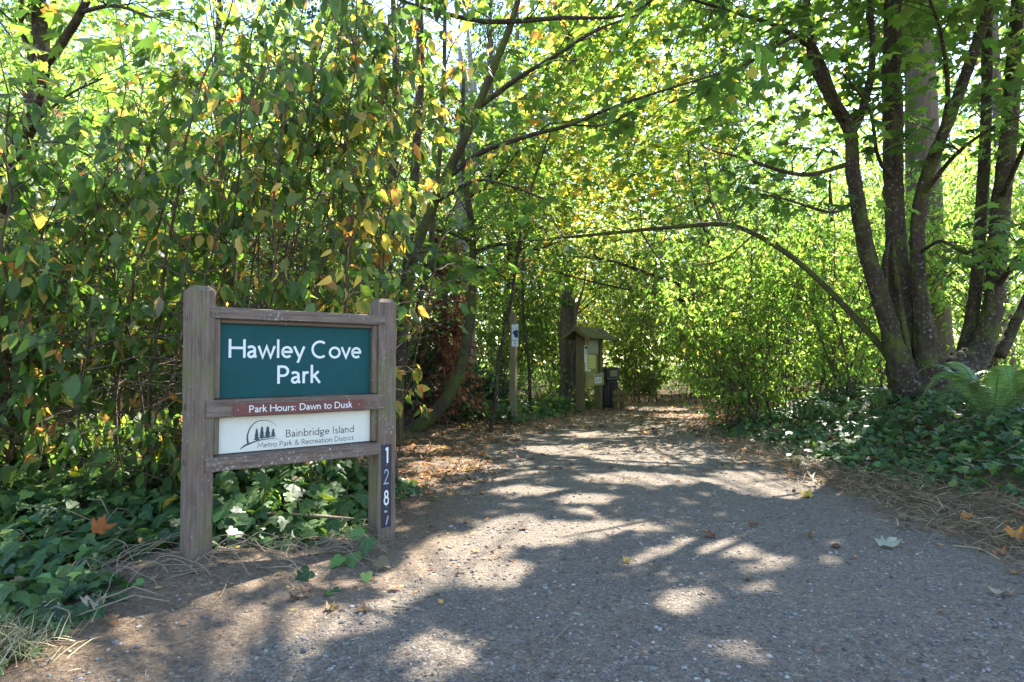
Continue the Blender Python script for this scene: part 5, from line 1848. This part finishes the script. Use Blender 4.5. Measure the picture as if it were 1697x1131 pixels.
# needles and bark crumbs on the path
n = 15000
Y = 2.2 + 9 * r.uniform(0, 1, n) ** 1.5; X = r.uniform(-1, 1, n) * (Y * .85)
k = (X < np.interp(Y, PATH_Y, PATH_R) + .4) & (X > np.interp(Y, PATH_Y, PATH_L) - 2.2) & (fbm(X, Y, 1.6, 3, 77) > -.01 + .07 * r.normal(size=n))
ground_scatter('needle_litter', 'fine brown needles and crumbs of bark strewn over the path', 'needles', (T_BLADE[0] * np.array([2.2, 1, 1]), T_BLADE[1]), 'straw', X[k], Y[k], (.012, .055), [((.20, .125, .07), 5), ((.12, .085, .06), 4), ((.34, .27, .17), 2)], 1104, .003, .3, .02)

# ------------------------------------------------------------------ dry vines and sticks at the foot of the sign
b = MB(); r = np.random.default_rng(1200)
for k in range(95):
    x = r.uniform(-2.35, -1.0); y = 3.62 + (x + 1.83) * .80 + r.normal() * .14 + (.25 if x < -1.9 else .12)
    a = r.normal() * .9 + .5
    n = 8
    P = np.zeros((n, 3)); P[0] = (x, y, 0)
    for i in range(1, n):
        a += r.normal() * .45
        P[i] = P[i - 1] + np.array([math.cos(a), math.sin(a), 0]) * r.uniform(.03, .075)
    P[:, 2] = height(P[:, 0], P[:, 1]) + .012 + np.abs(np.sin(np.linspace(0, 3.14, n))) * r.uniform(0, .10)
    b.tube(spline(P, 3), np.full((n - 1) * 3 + 1, r.uniform(.0012, .0036)), 4, cap=False)
o = b.build('dry_vines', M['vine'], None, False, None, 'stuff')
tag(o, 'tangle of dry pale ivy vines round the foot of the sign', 'vines')


def stick(label, pts, rad, lift=.012, mat='vine'):
    P = np.array([gpt(x, y) for x, y in pts])
    P[:, 2] += lift
    c = P.mean(0)
    b = MB(); S_ = spline(P, 5); b.tube(S_, np.linspace(rad, rad * .55, len(S_)), 6, .12)
    o = b.build('stick', M[mat], None, True, c, loc=c)
    tag(o, label, 'stick')


pA, pB = at(352, 853, 4.35), at(640, 862, 5.0)
P = np.array([pA, (pA * .6 + pB * .4) + [0, 0, .02], (pA * .2 + pB * .8), pB]); S_ = spline(P, 6); b = MB(); b.tube(S_, np.linspace(.014, .010, len(S_)), 7, .1); c = S_.mean(0)
o = b.build('stick', M['vine'], None, True, c, loc=c); tag(o, 'long pale stick lying across behind the sign posts', 'stick')
for lab, pts, rd in (('pale dry vine curling before the first sign post', [(288, 890), (305, 905), (330, 920), (365, 919), (385, 912)], .006),
                     ('short pale stick on grey gravel close to the pebbles', [(915, 1068), (930, 1055), (946, 1039)], .0035),
                     ('long thin straw stalk lying on the path near the straw strip', [(1410, 886), (1424, 877), (1500, 876)], .0035),
                     ('thin pale twig lying on grey gravel near the red leaf', [(1283, 861), (1300, 855), (1322, 848)], .004),
                     ('broken twig lying on the dirt in front of the dry vines', [(286, 960), (315, 953), (346, 946)], .0035),
                     ('small bent twig at the front edge of the sunlit dirt', [(650, 1010), (680, 1012), (706, 1017)], .005),
                     ('thin twig lying alone on the bare gravel before the pine cone', [(1015, 1095), (1022, 1085), (1032, 1075)], .003),
                     ('pale stem sticking flat out of the spilling ivy', [(52, 1072), (85, 1068), (120, 1069)], .005)):
    stick(lab, pts, rd)


def lone_leaf(label, px, py, size, colr, tmpl=T_MAPLE, tiltn=(0, -.3, 1), rot=0.0, lift=.012):
    g = gpt(px, py)
    tv, tf = tmpl
    me = raw_mesh('fallen_leaf', tv * size, tf, M['dry_leaf'], True, np.repeat(np.array([colr]), len(tv), 0), tv)
    o = obj('fallen_leaf', me, None, (g[0], g[1], g[2] + lift))
    o.rotation_euler = (tiltn[0], tiltn[1], rot)
    tag(o, label, 'leaf')


lone_leaf('pale upturned maple leaf lying flat on the gravel by the straw', 1462, 909, .14, (.40, .40, .29), T_CURL, (.25, .1, 1), -1.2, .015)
lone_leaf('rust orange leaf curled on the spilling ivy by the vines', 160, 912, .13, (.40, .14, .05), T_CURL, (1.25, .5, 1), .9, .10)
lone_leaf('pale dead leaf folded at the tip of the spilling ivy', 160, 1020, .12, (.38, .32, .22), T_CURL, (.4, .4, 1), 1.2, .03)
lone_leaf('pale brown dead leaf lying between ivy and bare dirt', 122, 1030, .11, (.40, .35, .25), T_CURL, (.2, -.3, 1), 2.2, .02)
lone_leaf('long pale withered leaf under the lowest ivy leaves', 30, 1030, .16, (.36, .33, .24), T_OV, (.2, .2, 1), -1.2, .05)
lone_leaf('yellow maple leaf at the edge of the straw beside the grey leaf', 1345, 826, .13, (.60, .40, .06), T_CURL, (.3, 0, 1), .5)
lone_leaf('grey folded leaf standing in the straw above the yellow leaf', 1352, 806, .15, (.36, .33, .26), T_CURL, (.9, .1, 1), 1.0, .03)
lone_leaf('red brown leaf lying alone on the gravel beside a thin twig', 1254, 873, .07, (.34, .11, .05), T_CURL, (.2, .2, 1), 2.0)
lone_leaf('crumpled red brown leaf lying between two sun patches', 1186, 893, .11, (.28, .12, .06), T_CURL, (.3, .2, 1), 1.1)
lone_leaf('orange maple leaf half buried in straw under the ivy edge', 1690, 903, .14, (.55, .22, .04), T_CURL, (.7, .1, 1), .3, .03)
lone_leaf('tan leaf scrap at the outer edge of the straw strip', 1660, 985, .10, (.45, .36, .24), T_CURL, (.2, .2, 1), 2.6)
lone_leaf('small orange leaf hanging in the straw below the ivy', 1605, 870, .09, (.50, .22, .06), T_CURL, (.8, 0, 1), .1, .03)
lone_leaf('fresh green leaf lying on the dirt below the ivy sprig', 546, 992, .08, (.10, .20, .03), T_OV, (.2, .2, 1), .4)
lone_leaf('golden leaf lying flat in the litter near the curved trunk', 775, 708, .16, (.50, .36, .05), T_CURL, (.3, 0, 1), .9)
lone_leaf('golden leaf lying on the path in front of the kiosk', 972, 710, .14, (.50, .34, .05), T_CURL, (.2, 0, 1), 2.4)


def cone(label, px, py, l, rot):
    g = gpt(px, py)
    b = MB()
    n = 11
    t = np.linspace(-1, 1, n)
    b.tube(np.stack([t * l / 2, t * 0, t * 0], 1), l * .26 * np.sqrt(np.maximum(.03, 1 - t ** 2)), 10, .18, seed=3)
    o = b.build('fir_cone', M['cone'], None, False, None, None, (g[0], g[1], g[2] + l * .2))
    o.rotation_euler = (0, .1, rot)
    tag(o, label, 'cone')


M['cone'] = bark('cone_scales', (.045, .03, .02), (.15, .095, .06), 0, 1, 60, 0, .01)
cone('dark fir cone lying alone on the grey gravel by the pale leaf', 1386, 909, .065, .3)
cone('small dark fir cone at the straw edge near the yellow leaf', 1316, 815, .06, 1.2)
cone('small fir cone lying on the dirt before the sunlit patch', 1240, 963, .035, 2.0)
